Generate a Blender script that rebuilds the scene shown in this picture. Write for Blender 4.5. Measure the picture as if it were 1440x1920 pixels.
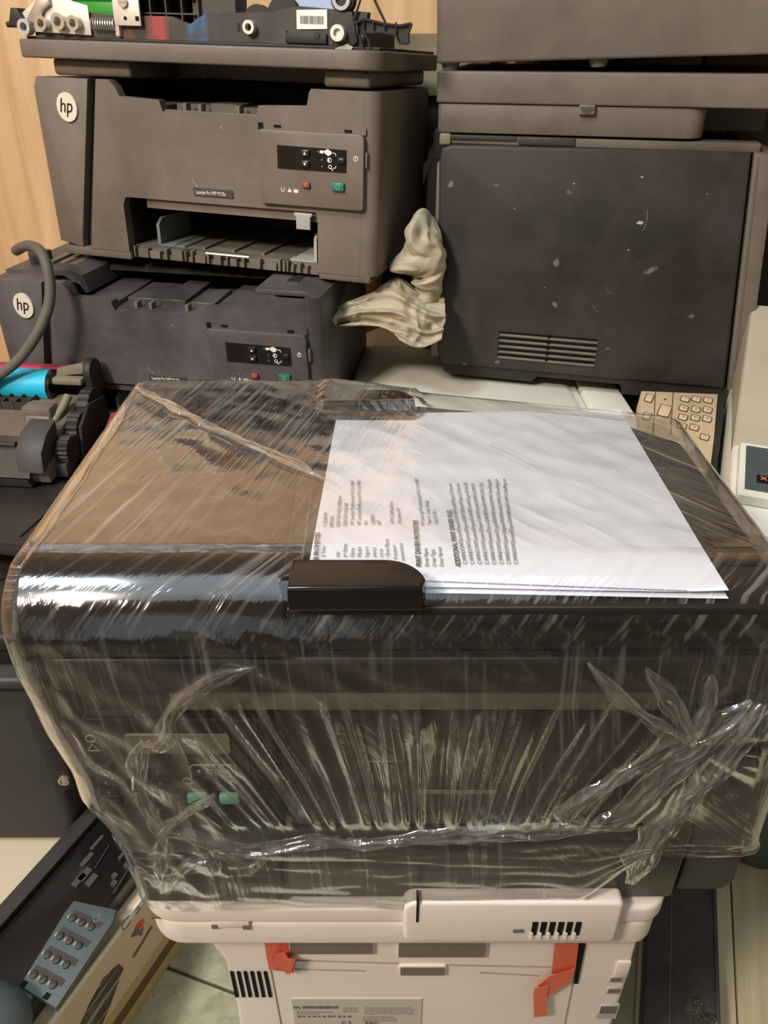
import bpy, bmesh, math, random
from mathutils import Matrix, Vector, noise, Euler

for _o in list(bpy.data.objects):
    bpy.data.objects.remove(_o)
SC = bpy.context.scene
COL = SC.collection
R = math.radians
PI = math.pi
random.seed(7)

# ------------------------------------------------------------------ camera
ZC, PITCH, FPX = 1.0, R(32), 1450.0
cam_data = bpy.data.cameras.new('camera')
cam_data.sensor_fit = 'HORIZONTAL'
cam_data.sensor_width = 36.0
cam_data.lens = 36.0 * FPX / 1440.0
cam_data.clip_start = 0.02
cam = bpy.data.objects.new('camera', cam_data)
cam.location = (0, 0, ZC)
cam.rotation_euler = (R(90) - PITCH, 0, 0)
COL.objects.link(cam)
SC.camera = cam

# ------------------------------------------------------------------ light
SC.view_settings.view_transform = 'Standard'
SC.view_settings.look = 'None'
SC.view_settings.gamma = 1.0
SC.view_settings.use_curve_mapping = False
SC.view_settings.exposure = 0.42
world = bpy.data.worlds.new('world')
SC.world = world
world.use_nodes = True
_bg = world.node_tree.nodes['Background']
_bg.inputs[0].default_value = (0.86, 0.93, 1.0, 1)      # overcast daylight through the open shop front
_bg.inputs[1].default_value = 0.5

def area_light(name, loc, target, sx, sy, power, color):
    d = bpy.data.lights.new(name, 'AREA')
    d.shape = 'RECTANGLE'; d.size = sx; d.size_y = sy; d.energy = power; d.color = color
    o = bpy.data.objects.new(name, d)
    o.location = loc
    o.rotation_euler = (Vector(target) - Vector(loc)).to_track_quat('-Z', 'Y').to_euler()
    COL.objects.link(o)
    return o

LAMP_LOC = (-1.0, -0.50, 2.0)
area_light('lamp_light', (LAMP_LOC[0], LAMP_LOC[1], LAMP_LOC[2] - 0.06), (-0.05, 0.75, 0.7), 0.30, 0.24, 27, (1.0, 0.85, 0.72))
# soft overhead light, added under an unseen roof panel
ROOF = (-0.35, -0.30, 2.69)
area_light('added_overhead_light', (ROOF[0], ROOF[1], ROOF[2] - 0.03), (ROOF[0], ROOF[1], 0), 2.0, 1.3, 12, (0.84, 0.93, 1.0))
LAMP2_LOC = (-0.95, 0.05, 2.35)
area_light('cool_lamp_light', (LAMP2_LOC[0], LAMP2_LOC[1], LAMP2_LOC[2] - 0.035), (-0.1, 0.5, 0.7), 0.30, 0.30, 14, (0.74, 0.88, 1.0))

# ------------------------------------------------------------------ projection helpers (points at a chosen distance)
def ray(px, py):
    a = (px - 720) / FPX; b = (py - 960) / FPX
    return Vector((a, math.cos(PITCH) - b * math.sin(PITCH), -math.sin(PITCH) - b * math.cos(PITCH)))
def at_y(px, py, y):
    d = ray(px, py); return Vector((0, 0, ZC)) + d * (y / d.y)
def at_z(px, py, z):
    d = ray(px, py); return Vector((0, 0, ZC)) + d * ((z - ZC) / d.z)

# ------------------------------------------------------------------ materials
class NT:
    def __init__(s, name):
        s.m = bpy.data.materials.new(name); s.m.use_nodes = True
        s.t = s.m.node_tree; s.n = s.t.nodes; s.l = s.t.links
        s.n.clear()
        s.out = s.n.new('ShaderNodeOutputMaterial')
    def node(s, typ, **kw):
        n = s.n.new(typ)
        for k, v in kw.items():
            if isinstance(k, str) and hasattr(n, k): setattr(n, k, v)
        return n
    def put(s, sock, v):
        if isinstance(v, bpy.types.NodeSocket): s.l.new(v, sock)
        else: sock.default_value = v
    def math(s, op, a, b=0.0, clamp=False):
        n = s.n.new('ShaderNodeMath'); n.operation = op; n.use_clamp = clamp
        s.put(n.inputs[0], a); s.put(n.inputs[1], b); return n.outputs[0]
    def mixc(s, f, a, b):
        n = s.n.new('ShaderNodeMix'); n.data_type = 'RGBA'
        s.put(n.inputs[0], f); s.put(n.inputs[6], a); s.put(n.inputs[7], b); return n.outputs[2]
    def noise(s, scale, detail=4, rough=0.5, vec=None, dist=0.0):
        n = s.n.new('ShaderNodeTexNoise')
        n.inputs['Scale'].default_value = scale; n.inputs['Detail'].default_value = detail
        n.inputs['Roughness'].default_value = rough; n.inputs['Distortion'].default_value = dist
        if vec is not None: s.l.new(vec, n.inputs['Vector'])
        return n.outputs[0]
    def ramp(s, f, lo, hi, clamp=True):
        n = s.n.new('ShaderNodeMapRange'); n.clamp = clamp
        s.put(n.inputs[0], f); n.inputs[1].default_value = lo; n.inputs[2].default_value = hi
        n.inputs[3].default_value = 0; n.inputs[4].default_value = 1
        return n.outputs[0]
    def mapping(s, vec, scale=(1, 1, 1), rot=(0, 0, 0), loc=(0, 0, 0)):
        n = s.n.new('ShaderNodeMapping')
        s.l.new(vec, n.inputs[0]); n.inputs[1].default_value = loc; n.inputs[2].default_value = rot; n.inputs[3].default_value = scale
        return n.outputs[0]
    def coord(s, which='Object'):
        return s.n.new('ShaderNodeTexCoord').outputs[which]
    def bump(s, h, strength=0.2, dist=0.002):
        n = s.n.new('ShaderNodeBump'); n.inputs['Strength'].default_value = strength
        n.inputs['Distance'].default_value = dist; s.l.new(h, n.inputs['Height']); return n.outputs[0]
    def bsdf(s, color, rough, metal=0.0, normal=None, spec=0.5, coat=0.0):
        n = s.n.new('ShaderNodeBsdfPrincipled')
        s.put(n.inputs['Base Color'], color); s.put(n.inputs['Roughness'], rough); n.inputs['Metallic'].default_value = metal
        n.inputs['Specular IOR Level'].default_value = spec
        n.inputs['Coat Weight'].default_value = coat; n.inputs['Coat Roughness'].default_value = 0.08
        if normal is not None: s.l.new(normal, n.inputs['Normal'])
        s.l.new(n.outputs[0], s.out.inputs[0]); return n
def c4(c): return (c[0], c[1], c[2], 1.0)
def srgb(r, g, b):
    f = lambda v: (v / 255 / 12.92) if v / 255 <= 0.04045 else ((v / 255 + 0.055) / 1.055) ** 2.4
    return (f(r), f(g), f(b))

def plain(name, col, rough=0.5, metal=0.0, spec=0.5, fine=0.0, scale=600):
    t = NT(name); nrm = None
    if fine: nrm = t.bump(t.noise(scale, 2, vec=t.coord()), fine, 0.0006)
    t.bsdf(c4(col), rough, metal, nrm, spec)
    return t.m
def dusty(name, col, dust, amount=0.5, rough=0.5, scale=7.0, fleck=0.0, spec=0.5, scratch=0.5):
    """plastic with a cloudy film of dust, a few pale scuffs and fine moulded grain"""
    t = NT(name); co = t.coord()
    n1 = t.ramp(t.noise(scale, 6, 0.6, co, 0.3), 0.35, 0.72)
    n2 = t.ramp(t.noise(scale * 6, 4, 0.65, co), 0.45, 0.8)
    f = t.math('MULTIPLY', t.math('ADD', n1, t.math('MULTIPLY', n2, 0.35)), amount, True)
    c = t.mixc(f, c4(col), c4(dust))
    sc = t.noise(1.0, 5, 0.7, t.mapping(co, (55, 18, 30), (0.3, 0.5, 0.7)), 1.2)
    c = t.mixc(t.math('MULTIPLY', t.ramp(sc, 0.69, 0.74), scratch), c, c4(tuple(min(1, v * 2.6 + 0.05) for v in dust)))
    if fleck:
        fl = t.noise(38, 2, 0.4, co)
        c = t.mixc(t.math('MULTIPLY', t.ramp(fl, 0.74, 0.77), fleck), c, c4(srgb(190, 180, 165)))
    r = t.math('ADD', t.math('MULTIPLY', n1, 0.18), rough)
    t.bsdf(c, r, 0.0, t.bump(t.noise(900, 2, 0.5, co), 0.12, 0.0004), spec)
    return t.m

M = {}
M['black'] = dusty('dusty_black_plastic', srgb(88, 79, 70), srgb(132, 119, 106), 0.55, 0.48, 5.0)
M['black_cool'] = dusty('dusty_charcoal_plastic', srgb(56, 52, 54), srgb(112, 105, 105), 0.6, 0.45, 6.0)
M['black_flecked'] = dusty('scuffed_black_plastic', srgb(36, 31, 27), srgb(68, 60, 52), 0.6, 0.5, 9.0, 0.25)
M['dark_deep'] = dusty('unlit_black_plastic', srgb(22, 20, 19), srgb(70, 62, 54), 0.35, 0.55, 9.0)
M['brown_black'] = dusty('brownish_black_plastic', srgb(40, 36, 32), srgb(90, 82, 72), 0.5, 0.5, 8.0)
M['slate'] = dusty('slate_plastic', srgb(46, 45, 46), srgb(84, 80, 78), 0.4, 0.5, 6.0)
M['teal_grey'] = dusty('blue_grey_plastic', srgb(66, 80, 84), srgb(104, 112, 110), 0.35, 0.45, 5.0)
M['gloss_black'] = plain('glossy_black_plastic', srgb(20, 19, 19), 0.16, 0, 0.6)
M['satin_black'] = plain('satin_black_plastic', srgb(30, 28, 27), 0.34, 0, 0.5, 0.1)
M['panel_black'] = plain('smooth_black_panel', srgb(24, 23, 23), 0.25, 0, 0.5)
M['ink_black'] = plain('matt_black', srgb(14, 13, 12), 0.8, 0, 0.2)
M['white_plastic'] = dusty('white_plastic', srgb(229, 220, 211), srgb(202, 188, 172), 0.25, 0.36, 4.0, scratch=0.1)
M['cream_white'] = dusty('cream_white_plastic', srgb(226, 224, 210), srgb(180, 170, 150), 0.22, 0.34, 4.0, scratch=0.15)
M['beige'] = dusty('aged_beige_plastic', srgb(200, 180, 148), srgb(128, 104, 74), 0.35, 0.5, 14.0, scratch=0.2)
M['beige_key'] = plain('beige_key', srgb(206, 186, 154), 0.5)
M['grey_plastic'] = plain('light_grey_plastic', srgb(170, 168, 162), 0.45, 0, 0.5, 0.1)
M['mid_grey'] = dusty('mid_grey_plastic', srgb(96, 92, 82), srgb(140, 132, 112), 0.4, 0.5)
M['olive_grey'] = dusty('olive_grey_plastic', srgb(112, 108, 90), srgb(150, 142, 116), 0.4, 0.55)
M['guide_teal'] = plain('grey_green_guide', srgb(104, 112, 108), 0.5)
M['silver'] = plain('brushed_silver', srgb(214, 206, 192), 0.32, 0.85)
M['badge'] = plain('silver_badge', srgb(222, 214, 200), 0.4, 0.25)
M['steel'] = plain('zinc_steel', srgb(190, 186, 176), 0.38, 0.8)
M['steel_plate'] = plain('bright_zinc_plate', srgb(215, 208, 195), 0.45, 0.4)
M['ink_white'] = plain('white_print', srgb(225, 220, 212), 0.6)
M['ink_grey'] = plain('grey_print', srgb(120, 118, 112), 0.7)
M['ink_dim'] = plain('dim_print', srgb(150, 145, 136), 0.6)
M['joint'] = plain('joint_shadow_grey', srgb(150, 136, 122), 0.6)
M['taupe'] = dusty('taupe_recess', srgb(112, 101, 90), srgb(140, 128, 112), 0.4, 0.6)
M['ink_text'] = plain('printed_toner', srgb(96, 96, 100), 0.7)
M['ink_bold'] = plain('printed_toner_bold', srgb(62, 62, 66), 0.7)
M['ink_faint'] = plain('faint_print', srgb(66, 64, 60), 0.6)
M['shaded_white'] = dusty('shaded_white_plastic', srgb(176, 166, 146), srgb(140, 128, 106), 0.4, 0.5)  # darker white, the lid's shading is put into the colour
M['label_silver'] = plain('silver_label', srgb(192, 184, 170), 0.5)
M['mat'] = plain('added_mat_brown', srgb(98, 88, 76), 0.8, 0, 0.3, 0.3, 200)  # for the out-of-view mat that darkens the film's reflection
M['green_key'] = plain('green_key', srgb(40, 112, 94), 0.4)
M['mint_key'] = plain('mint_key', srgb(128, 186, 166), 0.4)
M['orange_key'] = plain('orange_key', srgb(130, 70, 46), 0.45)
M['orange_ink'] = plain('orange_print', srgb(206, 120, 80), 0.5)
M['lcd'] = plain('lcd_glass', srgb(120, 116, 98), 0.22)
M['screen_dark'] = plain('dark_display', srgb(26, 25, 24), 0.2)
M['cyan'] = plain('cyan_cover', srgb(38, 178, 214), 0.38)
M['magenta'] = dusty('magenta_plastic', srgb(150, 30, 58), srgb(110, 40, 56), 0.4, 0.5)
M['red_label'] = plain('red_label', srgb(204, 60, 66), 0.5)
M['rubber'] = dusty('grey_cable_rubber', srgb(78, 74, 66), srgb(112, 106, 94), 0.5, 0.6)
M['green_pcb'] = plain('green_roller', srgb(44, 132, 40), 0.4)
M['pale_blue'] = plain('pale_blue_plastic', srgb(176, 192, 222), 0.4)
M['tape'] = None

# paper
t = NT('copy_paper'); co = t.coord()
t.bsdf(t.mixc(t.noise(12, 3, 0.5, co), c4(srgb(214, 216, 226)), c4(srgb(222, 223, 230))), 0.75, 0, t.bump(t.noise(500, 2, 0.5, co), 0.05, 0.0003), 0.2)
M['paper'] = t.m
# orange-red tape, a little translucent
t = NT('orange_tape'); co = t.coord()
p = t.bsdf(t.mixc(t.noise(40, 3, 0.5, co), c4(srgb(206, 84, 56)), c4(srgb(226, 112, 82))), 0.3, 0, t.bump(t.noise(60, 3, 0.5, co), 0.15, 0.001))
p.inputs['Alpha'].default_value = 0.9
M['tape'] = t.m
# cloth
t = NT('washed_cotton'); co = t.coord()
cl = t.mixc(t.ramp(t.noise(14, 4, 0.6, co), 0.4, 0.7), c4(srgb(184, 172, 148)), c4(srgb(160, 158, 138)))
cl = t.mixc(t.ramp(t.noise(9, 3, 0.5, co), 0.66, 0.74), cl, c4(srgb(120, 96, 64)))
t.bsdf(cl, 0.9, 0, t.bump(t.noise(420, 3, 0.6, co), 0.35, 0.0012), 0.1)
M['cloth'] = t.m
# wood wall: warm plywood with long vertical grain, cathedral figure and knots
t = NT('plywood'); co = t.coord()
g = t.noise(1.0, 5, 0.6, t.mapping(co, (9, 9, 0.9)), 1.6)
g2 = t.noise(1.0, 6, 0.65, t.mapping(co, (80, 80, 2.5)), 0.5)
w = t.node('ShaderNodeTexWave'); w.bands_direction = 'X'
t.l.new(t.mapping(co, (3.2, 3.2, 0.35)), w.inputs[0]); w.inputs[1].default_value = 2.0; w.inputs[2].default_value = 7.0; w.inputs[3].default_value = 3.0; w.inputs[4].default_value = 0.8
c = t.mixc(t.ramp(g, 0.3, 0.7), c4(srgb(224, 190, 148)), c4(srgb(198, 160, 116)))
c = t.mixc(t.math('MULTIPLY', t.ramp(w.outputs[1], 0.55, 0.95), 0.25), c, c4(srgb(176, 124, 74)))
c = t.mixc(t.math('MULTIPLY', t.ramp(g2, 0.55, 0.8), 0.35), c, c4(srgb(150, 104, 62)))
kn = t.noise(5.5, 2, 0.4, t.mapping(co, (1, 1, 0.6)))
c = t.mixc(t.ramp(kn, 0.74, 0.80), c, c4(srgb(110, 72, 40)))
t.bsdf(c, 0.55, 0, t.bump(g2, 0.15, 0.001), 0.35)
M['wood'] = t.m
# painted walls / ceiling
t = NT('painted_wall'); co = t.coord()
t.bsdf(t.mixc(t.noise(3, 4, 0.6, co), c4(srgb(176, 164, 140)), c4(srgb(150, 138, 114))), 0.8, 0, t.bump(t.noise(160, 4, 0.6, co), 0.2, 0.001), 0.2)
M['wall'] = t.m
t = NT('ceiling_board'); co = t.coord()
t.bsdf(t.mixc(t.noise(3, 4, 0.6, co), c4(srgb(186, 176, 158)), c4(srgb(160, 150, 132))), 0.85)
M['ceiling'] = t.m
# floor tile
t = NT('stone_floor_tile'); co = t.coord()
c = t.mixc(t.ramp(t.noise(28, 6, 0.7, co, 0.6), 0.35, 0.7), c4(srgb(176, 174, 150)), c4(srgb(138, 136, 112)))
c = t.mixc(t.math('MULTIPLY', t.ramp(t.noise(60, 4, 0.6, co, 1.0), 0.6, 0.75), 0.6), c, c4(srgb(104, 102, 84)))
t.bsdf(c, 0.38, 0, t.bump(t.noise(90, 4, 0.6, co), 0.1, 0.001))
M['tile'] = t.m
M['grout'] = plain('dark_grout', srgb(70, 68, 58), 0.9)
# cardboard
t = NT('printed_carton'); co = t.coord()
t.bsdf(t.mixc(t.noise(9, 4, 0.6, co), c4(srgb(202, 190, 166)), c4(srgb(184, 170, 144))), 0.7, 0, t.bump(t.noise(300, 2, 0.5, co), 0.08, 0.0005), 0.25)
M['carton'] = t.m
M['carton_white'] = plain('white_carton_edge', srgb(214, 216, 196), 0.7)
M['carton_yellow'] = plain('carton_yellowish', srgb(172, 158, 110), 0.7)
M['carton_brown'] = plain('carton_brown_band', srgb(98, 78, 44), 0.7)
t = NT('brown_cardboard'); co = t.coord()
t.bsdf(t.mixc(t.noise(9, 4, 0.6, co), c4(srgb(150, 116, 78)), c4(srgb(128, 96, 62))), 0.8)
M['cardboard'] = t.m
# pale laminate board with long grain
t = NT('pale_laminate'); co = t.coord()
g = t.noise(1.0, 5, 0.6, t.mapping(co, (40, 2.0, 40)), 0.8)
t.bsdf(t.mixc(t.ramp(g, 0.3, 0.7), c4(srgb(214, 208, 176)), c4(srgb(176, 168, 134))), 0.45)
M['laminate'] = t.m
# bench timber
t = NT('bench_timber'); co = t.coord()
g = t.noise(1.0, 5, 0.6, t.mapping(co, (3, 40, 40)), 0.8)
t.bsdf(t.mixc(t.ramp(g, 0.3, 0.7), c4(srgb(140, 104, 68)), c4(srgb(104, 74, 46))), 0.6)
M['timber'] = t.m
# brush stroke print on the carton
t = NT('brush_stroke_print'); co = t.coord()
g = t.noise(1.0, 5, 0.7, t.mapping(co, (3, 5, 170)), 0.3)
c = t.mixc(t.ramp(g, 0.54, 0.60), c4(srgb(60, 54, 48)), c4(srgb(186, 172, 146)))
t.bsdf(c, 0.7); M['brush'] = t.m
# transfer unit with toner smudges
t = NT('toner_smudged_black'); co = t.coord()
c = t.mixc(t.math('MULTIPLY', t.ramp(t.noise(18, 5, 0.6, co), 0.35, 0.75), 0.55), c4(srgb(40, 36, 33)), c4(srgb(96, 86, 76)))
for (sx, colr, wd) in ((0.165, srgb(160, 62, 58), 0.016), (0.125, srgb(136, 70, 64), 0.014), (0.213, srgb(36, 108, 156), 0.014)):
    sp = t.node('ShaderNodeSeparateXYZ'); t.l.new(co, sp.inputs[0])
    d = t.math('ABSOLUTE', t.math('SUBTRACT', sp.outputs[0], sx))
    f = t.math('MULTIPLY', t.ramp(d, wd, wd * 0.55), t.ramp(t.noise(50, 4, 0.6, co), 0.3, 0.6))
    c = t.mixc(t.math('MULTIPLY', f, 0.8), c, c4(colr))
t.bsdf(c, 0.5); M['smudged'] = t.m

def film_material(name, haze0, haze1, layers, rough, vertical):
    """several layers of clear stretch film: clear, reflecting by Fresnel, milky where stretched into streaks"""
    t = NT(name)
    uv = t.n.new('ShaderNodeUVMap').outputs[0]
    big = t.noise(9, 3, 0.5, uv)
    s1 = t.noise(1.0, 4, 0.62, t.mapping(uv, (190, 5, 1)), 0.25)
    s1b = t.noise(1.0, 4, 0.62, t.mapping(t.mapping(uv, (1, 1, 1), (0, 0, R(38))), (210, 5, 1)), 0.2)
    s1 = t.mixc(t.ramp(t.noise(6, 2, 0.5, uv), 0.50, 0.60), s1, s1b)
    s2 = t.noise(1.0, 4, 0.62, t.mapping(t.mapping(uv, (1, 1, 1), (0, 0, R(15))), (260, 7, 1)), 0.2)
    s3 = t.noise(1.0, 3, 0.6, t.mapping(t.mapping(uv, (1, 1, 1), (0, 0, R(-40))), (200, 8, 1)), 0.25)
    at = t.n.new('ShaderNodeAttribute'); at.attribute_name = 'front'
    side = t.math('MULTIPLY', at.outputs['Fac'], 1.0, True)
    sx = t.n.new('ShaderNodeSeparateXYZ'); t.l.new(uv, sx.inputs[0])
    top = t.mixc(t.ramp(sx.outputs[0], -0.04, 0.04), s2, s3)
    h = t.mixc(side, top, s1)
    streak = t.ramp(h, 0.53, 0.70)
    thin = t.ramp(h, 0.60, 0.66)
    fold = t.n.new('ShaderNodeAttribute'); fold.attribute_name = 'fold'
    haze = t.math('ADD', haze0, t.math('MULTIPLY', t.math('MULTIPLY', t.math('MULTIPLY', streak, haze1), t.math('SUBTRACT', 1.0, t.math('MULTIPLY', side, 0.4))), t.ramp(big, 0.3, 0.65)), True)
    haze = t.math('ADD', haze, t.math('MULTIPLY', fold.outputs['Fac'], 0.35), True)
    nrm = t.bump(t.math('MULTIPLY', t.math('ADD', h, t.math('MULTIPLY', thin, 0.25)), t.math('ADD', 0.4, t.math('MULTIPLY', side, 0.6))), 0.42, 0.0022)
    fr = t.n.new('ShaderNodeLayerWeight'); fr.inputs[0].default_value = 0.5
    fac = t.math('POWER', fr.outputs[1], 3.0)             # facing -> Schlick-like rise
    F = t.math('ADD', 0.022, t.math('MULTIPLY', fac, 0.95))
    Rf = t.math('SUBTRACT', 1.0, t.math('POWER', t.math('SUBTRACT', 1.0, F, True), layers), True)
    tr = t.n.new('ShaderNodeBsdfTransparent'); tr.inputs[0].default_value = (0.95, 0.955, 0.94, 1)
    df = t.n.new('ShaderNodeBsdfDiffuse'); df.inputs[0].default_value = (0.86, 0.83, 0.78, 1)
    tl = t.n.new('ShaderNodeBsdfTranslucent'); tl.inputs[0].default_value = (0.86, 0.83, 0.78, 1)
    mx0 = t.n.new('ShaderNodeMixShader'); mx0.inputs[0].default_value = 0.35
    t.l.new(df.outputs[0], mx0.inputs[1]); t.l.new(tl.outputs[0], mx0.inputs[2])
    gl = t.n.new('ShaderNodeBsdfGlossy'); gl.inputs[0].default_value = (1, 1, 1, 1)
    t.put(gl.inputs['Roughness'], t.math('ADD', rough, t.math('MULTIPLY', streak, 0.10))); t.l.new(nrm, gl.inputs['Normal'])
    m1 = t.n.new('ShaderNodeMixShader'); t.l.new(haze, m1.inputs[0]); t.l.new(tr.outputs[0], m1.inputs[1]); t.l.new(mx0.outputs[0], m1.inputs[2])
    m2 = t.n.new('ShaderNodeMixShader'); t.l.new(Rf, m2.inputs[0]); t.l.new(m1.outputs[0], m2.inputs[1]); t.l.new(gl.outputs[0], m2.inputs[2])
    t.l.new(m2.outputs[0], t.out.inputs[0])
    return t.m
M['film'] = film_material('clear_stretch_film', 0.008, 0.30, 2.6, 0.075, True)
M['film_rope'] = film_material('bunched_stretch_film', 0.03, 0.16, 2.6, 0.05, True)
M['clear_bits'] = film_material('clear_bag_film', 0.0, 0.05, 1.5, 0.05, True)

# ------------------------------------------------------------------ geometry helpers
def merge(bm, tmp, mtx=None):
    if mtx is not None: bmesh.ops.transform(tmp, matrix=mtx, verts=tmp.verts)
    me = bpy.data.meshes.new('tmp'); tmp.to_mesh(me); tmp.free(); bm.from_mesh(me); bpy.data.meshes.remove(me)
    return bm
def box(bm, x0, x1, y0, y1, z0, z1, r=0.0, seg=2, mtx=None, edges=None):
    """box; r bevels all edges, or those lying along the axes named in `edges`"""
    t = bmesh.new(); bmesh.ops.create_cube(t, size=1)
    bmesh.ops.scale(t, vec=(x1 - x0, y1 - y0, z1 - z0), verts=t.verts)
    bmesh.ops.translate(t, vec=((x0 + x1) / 2, (y0 + y1) / 2, (z0 + z1) / 2), verts=t.verts)
    if r > 0:
        es = list(t.edges)
        if edges:
            es = [e for e in es if 'xyz'[max(range(3), key=lambda i: abs((e.verts[0].co - e.verts[1].co)[i]))] in edges]
        bmesh.ops.bevel(t, geom=es, offset=min(r, 0.49 * min(x1 - x0, y1 - y0, z1 - z0)) if not edges else r, segments=seg, profile=0.5, affect='EDGES')
    return merge(bm, t, mtx)
def prism(bm, pts, a, b, axis='y', r=0.0, seg=2, mtx=None):
    """polygon pts extruded along axis from a to b ((x,z) for y, (y,z) for x, (x,y) for z)"""
    t = bmesh.new()
    def P(p, d):
        return {'y': (p[0], d, p[1]), 'x': (d, p[0], p[1]), 'z': (p[0], p[1], d)}[axis]
    lo = [t.verts.new(P(p, a)) for p in pts]; hi = [t.verts.new(P(p, b)) for p in pts]
    t.faces.new(lo); t.faces.new(hi[::-1]); n = len(pts)
    for i in range(n): t.faces.new((lo[i], hi[i], hi[(i + 1) % n], lo[(i + 1) % n]))
    bmesh.ops.recalc_face_normals(t, faces=t.faces)
    if r > 0:
        es = [e for e in t.edges if len({v in lo for v in e.verts}) == 1]
        bmesh.ops.bevel(t, geom=es, offset=r, segments=seg, profile=0.5, affect='EDGES')
    return merge(bm, t, mtx)
def arc(cx, cy, r, a0, a1, n=6):
    return [(cx + r * math.cos(R(a0 + (a1 - a0) * i / n)), cy + r * math.sin(R(a0 + (a1 - a0) * i / n))) for i in range(n + 1)]
def rrect(x0, x1, y0, y1, r, n=5):
    if not isinstance(r, (tuple, list)): r = (r,) * 4     # bl, br, tr, tl
    p = arc(x0 + r[0], y0 + r[0], r[0], 180, 270, n) + arc(x1 - r[1], y0 + r[1], r[1], 270, 360, n)
    return p + arc(x1 - r[2], y1 - r[2], r[2], 0, 90, n) + arc(x0 + r[3], y1 - r[3], r[3], 90, 180, n)
def tube(bm, pts, rad, n=8, caps=True):
    """tube along 3-D points; rad is a number or a list"""
    pts = [Vector(p) for p in pts]; k = len(pts)
    rads = rad if isinstance(rad, (list, tuple)) else [rad] * k
    rings = []; up = None
    for i, p in enumerate(pts):
        d = (pts[min(i + 1, k - 1)] - pts[max(i - 1, 0)]).normalized()
        if up is None: up = d.orthogonal().normalized()
        up = (up - d * up.dot(d)).normalized(); s = d.cross(up)
        rings.append([bm.verts.new(p + (up * math.cos(2 * PI * j / n) + s * math.sin(2 * PI * j / n)) * rads[i]) for j in range(n)])
    for a, b in zip(rings, rings[1:]):
        for j in range(n): bm.faces.new((a[j], a[(j + 1) % n], b[(j + 1) % n], b[j]))
    if caps: bm.faces.new(rings[0][::-1]); bm.faces.new(rings[-1])
    return bm
def cyl(bm, p0, p1, r, n=16, r1=None):
    return tube(bm, [p0, p1], [r, r if r1 is None else r1], n)
def ring(bm, c, ro, ri, y0, y1, n=20, axis='y'):
    """washer / bush, axis y or z"""
    t = bmesh.new()
    def P(a, rr, d):
        return (c[0] + rr * math.cos(a), d, c[1] + rr * math.sin(a)) if axis == 'y' else (c[0] + rr * math.cos(a), c[1] + rr * math.sin(a), d)
    L = [[t.verts.new(P(2 * PI * i / n, rr, d)) for i in range(n)] for rr, d in ((ro, y0), (ro, y1), (ri, y1), (ri, y0))]
    for q in range(4):
        A, B = L[q], L[(q + 1) % 4]
        for i in range(n): t.faces.new((A[i], A[(i + 1) % n], B[(i + 1) % n], B[i]))
    bmesh.ops.recalc_face_normals(t, faces=t.faces)
    return merge(bm, t)
def disc(bm, c, r, y0, y1, n=24, sx=1.0, axis='y'):
    pts = [(c[0] + r * sx * math.cos(2 * PI * i / n), c[1] + r * math.sin(2 * PI * i / n)) for i in range(n)]
    return prism(bm, pts, y0, y1, axis)
FRONT = Matrix.Rotation(R(90), 4, 'X')      # lettering that stands up and faces -Y
def text(bm, s, size, mtx, depth=0.0003, align='LEFT', shear=0.0, bold=0.0, narrow=1.0):
    cu = bpy.data.curves.new('txt', 'FONT'); cu.body = s; cu.size = size; cu.extrude = depth; cu.align_x = align
    cu.shear = shear; cu.offset = bold; cu.resolution_u = 3
    o = bpy.data.objects.new('txt', cu); COL.objects.link(o)
    dg = bpy.context.evaluated_depsgraph_get()
    me = bpy.data.meshes.new_from_object(o.evaluated_get(dg))
    me.transform(mtx @ Matrix.Diagonal((narrow, 1, 1, 1)))
    bm.from_mesh(me); bpy.data.meshes.remove(me); bpy.data.objects.remove(o); bpy.data.curves.remove(cu)
    return bm
def obj(name, bm, mat, parent=None, smooth=40, world=False, label=None, kind=None):
    me = bpy.data.meshes.new(name)
    if world and parent is not None: bmesh.ops.translate(bm, vec=-Vector(parent_world(parent)), verts=bm.verts)
    bm.to_mesh(me); bm.free()
    for p in me.polygons: p.use_smooth = True
    me.set_sharp_from_angle(angle=R(smooth))
    me.materials.append(M[mat] if isinstance(mat, str) else mat)
    o = bpy.data.objects.new(name, me); COL.objects.link(o)
    if parent is not None: o.parent = parent
    if label: o['label'] = label
    if kind: o['kind'] = kind
    return o
def parent_world(p):
    v = Vector(p.location)
    while p.parent is not None:
        p = p.parent; v += Vector(p.location)
    return v
def tag(o, label, cat, group=None):
    o['label'] = label; o['category'] = cat
    if group: o['group'] = group
    return o
def thing(name, label, cat, loc=(0, 0, 0), rot=(0, 0, 0), group=None):
    o = bpy.data.objects.new(name, None); o.empty_display_size = 0.05
    o.location = loc; o.rotation_euler = rot; COL.objects.link(o)
    return tag(o, label, cat, group)
def B(): return bmesh.new()
def quick(name, mat, parent, *boxes, r=0.0, world=False, smooth=40, seg=2):
    b = B()
    for q in boxes: box(b, *q, r=r, seg=seg)
    return obj(name, b, mat, parent, smooth, world)
def at_front(x, y, z, size=1): return Matrix.Translation((x, y, z)) @ FRONT

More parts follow.
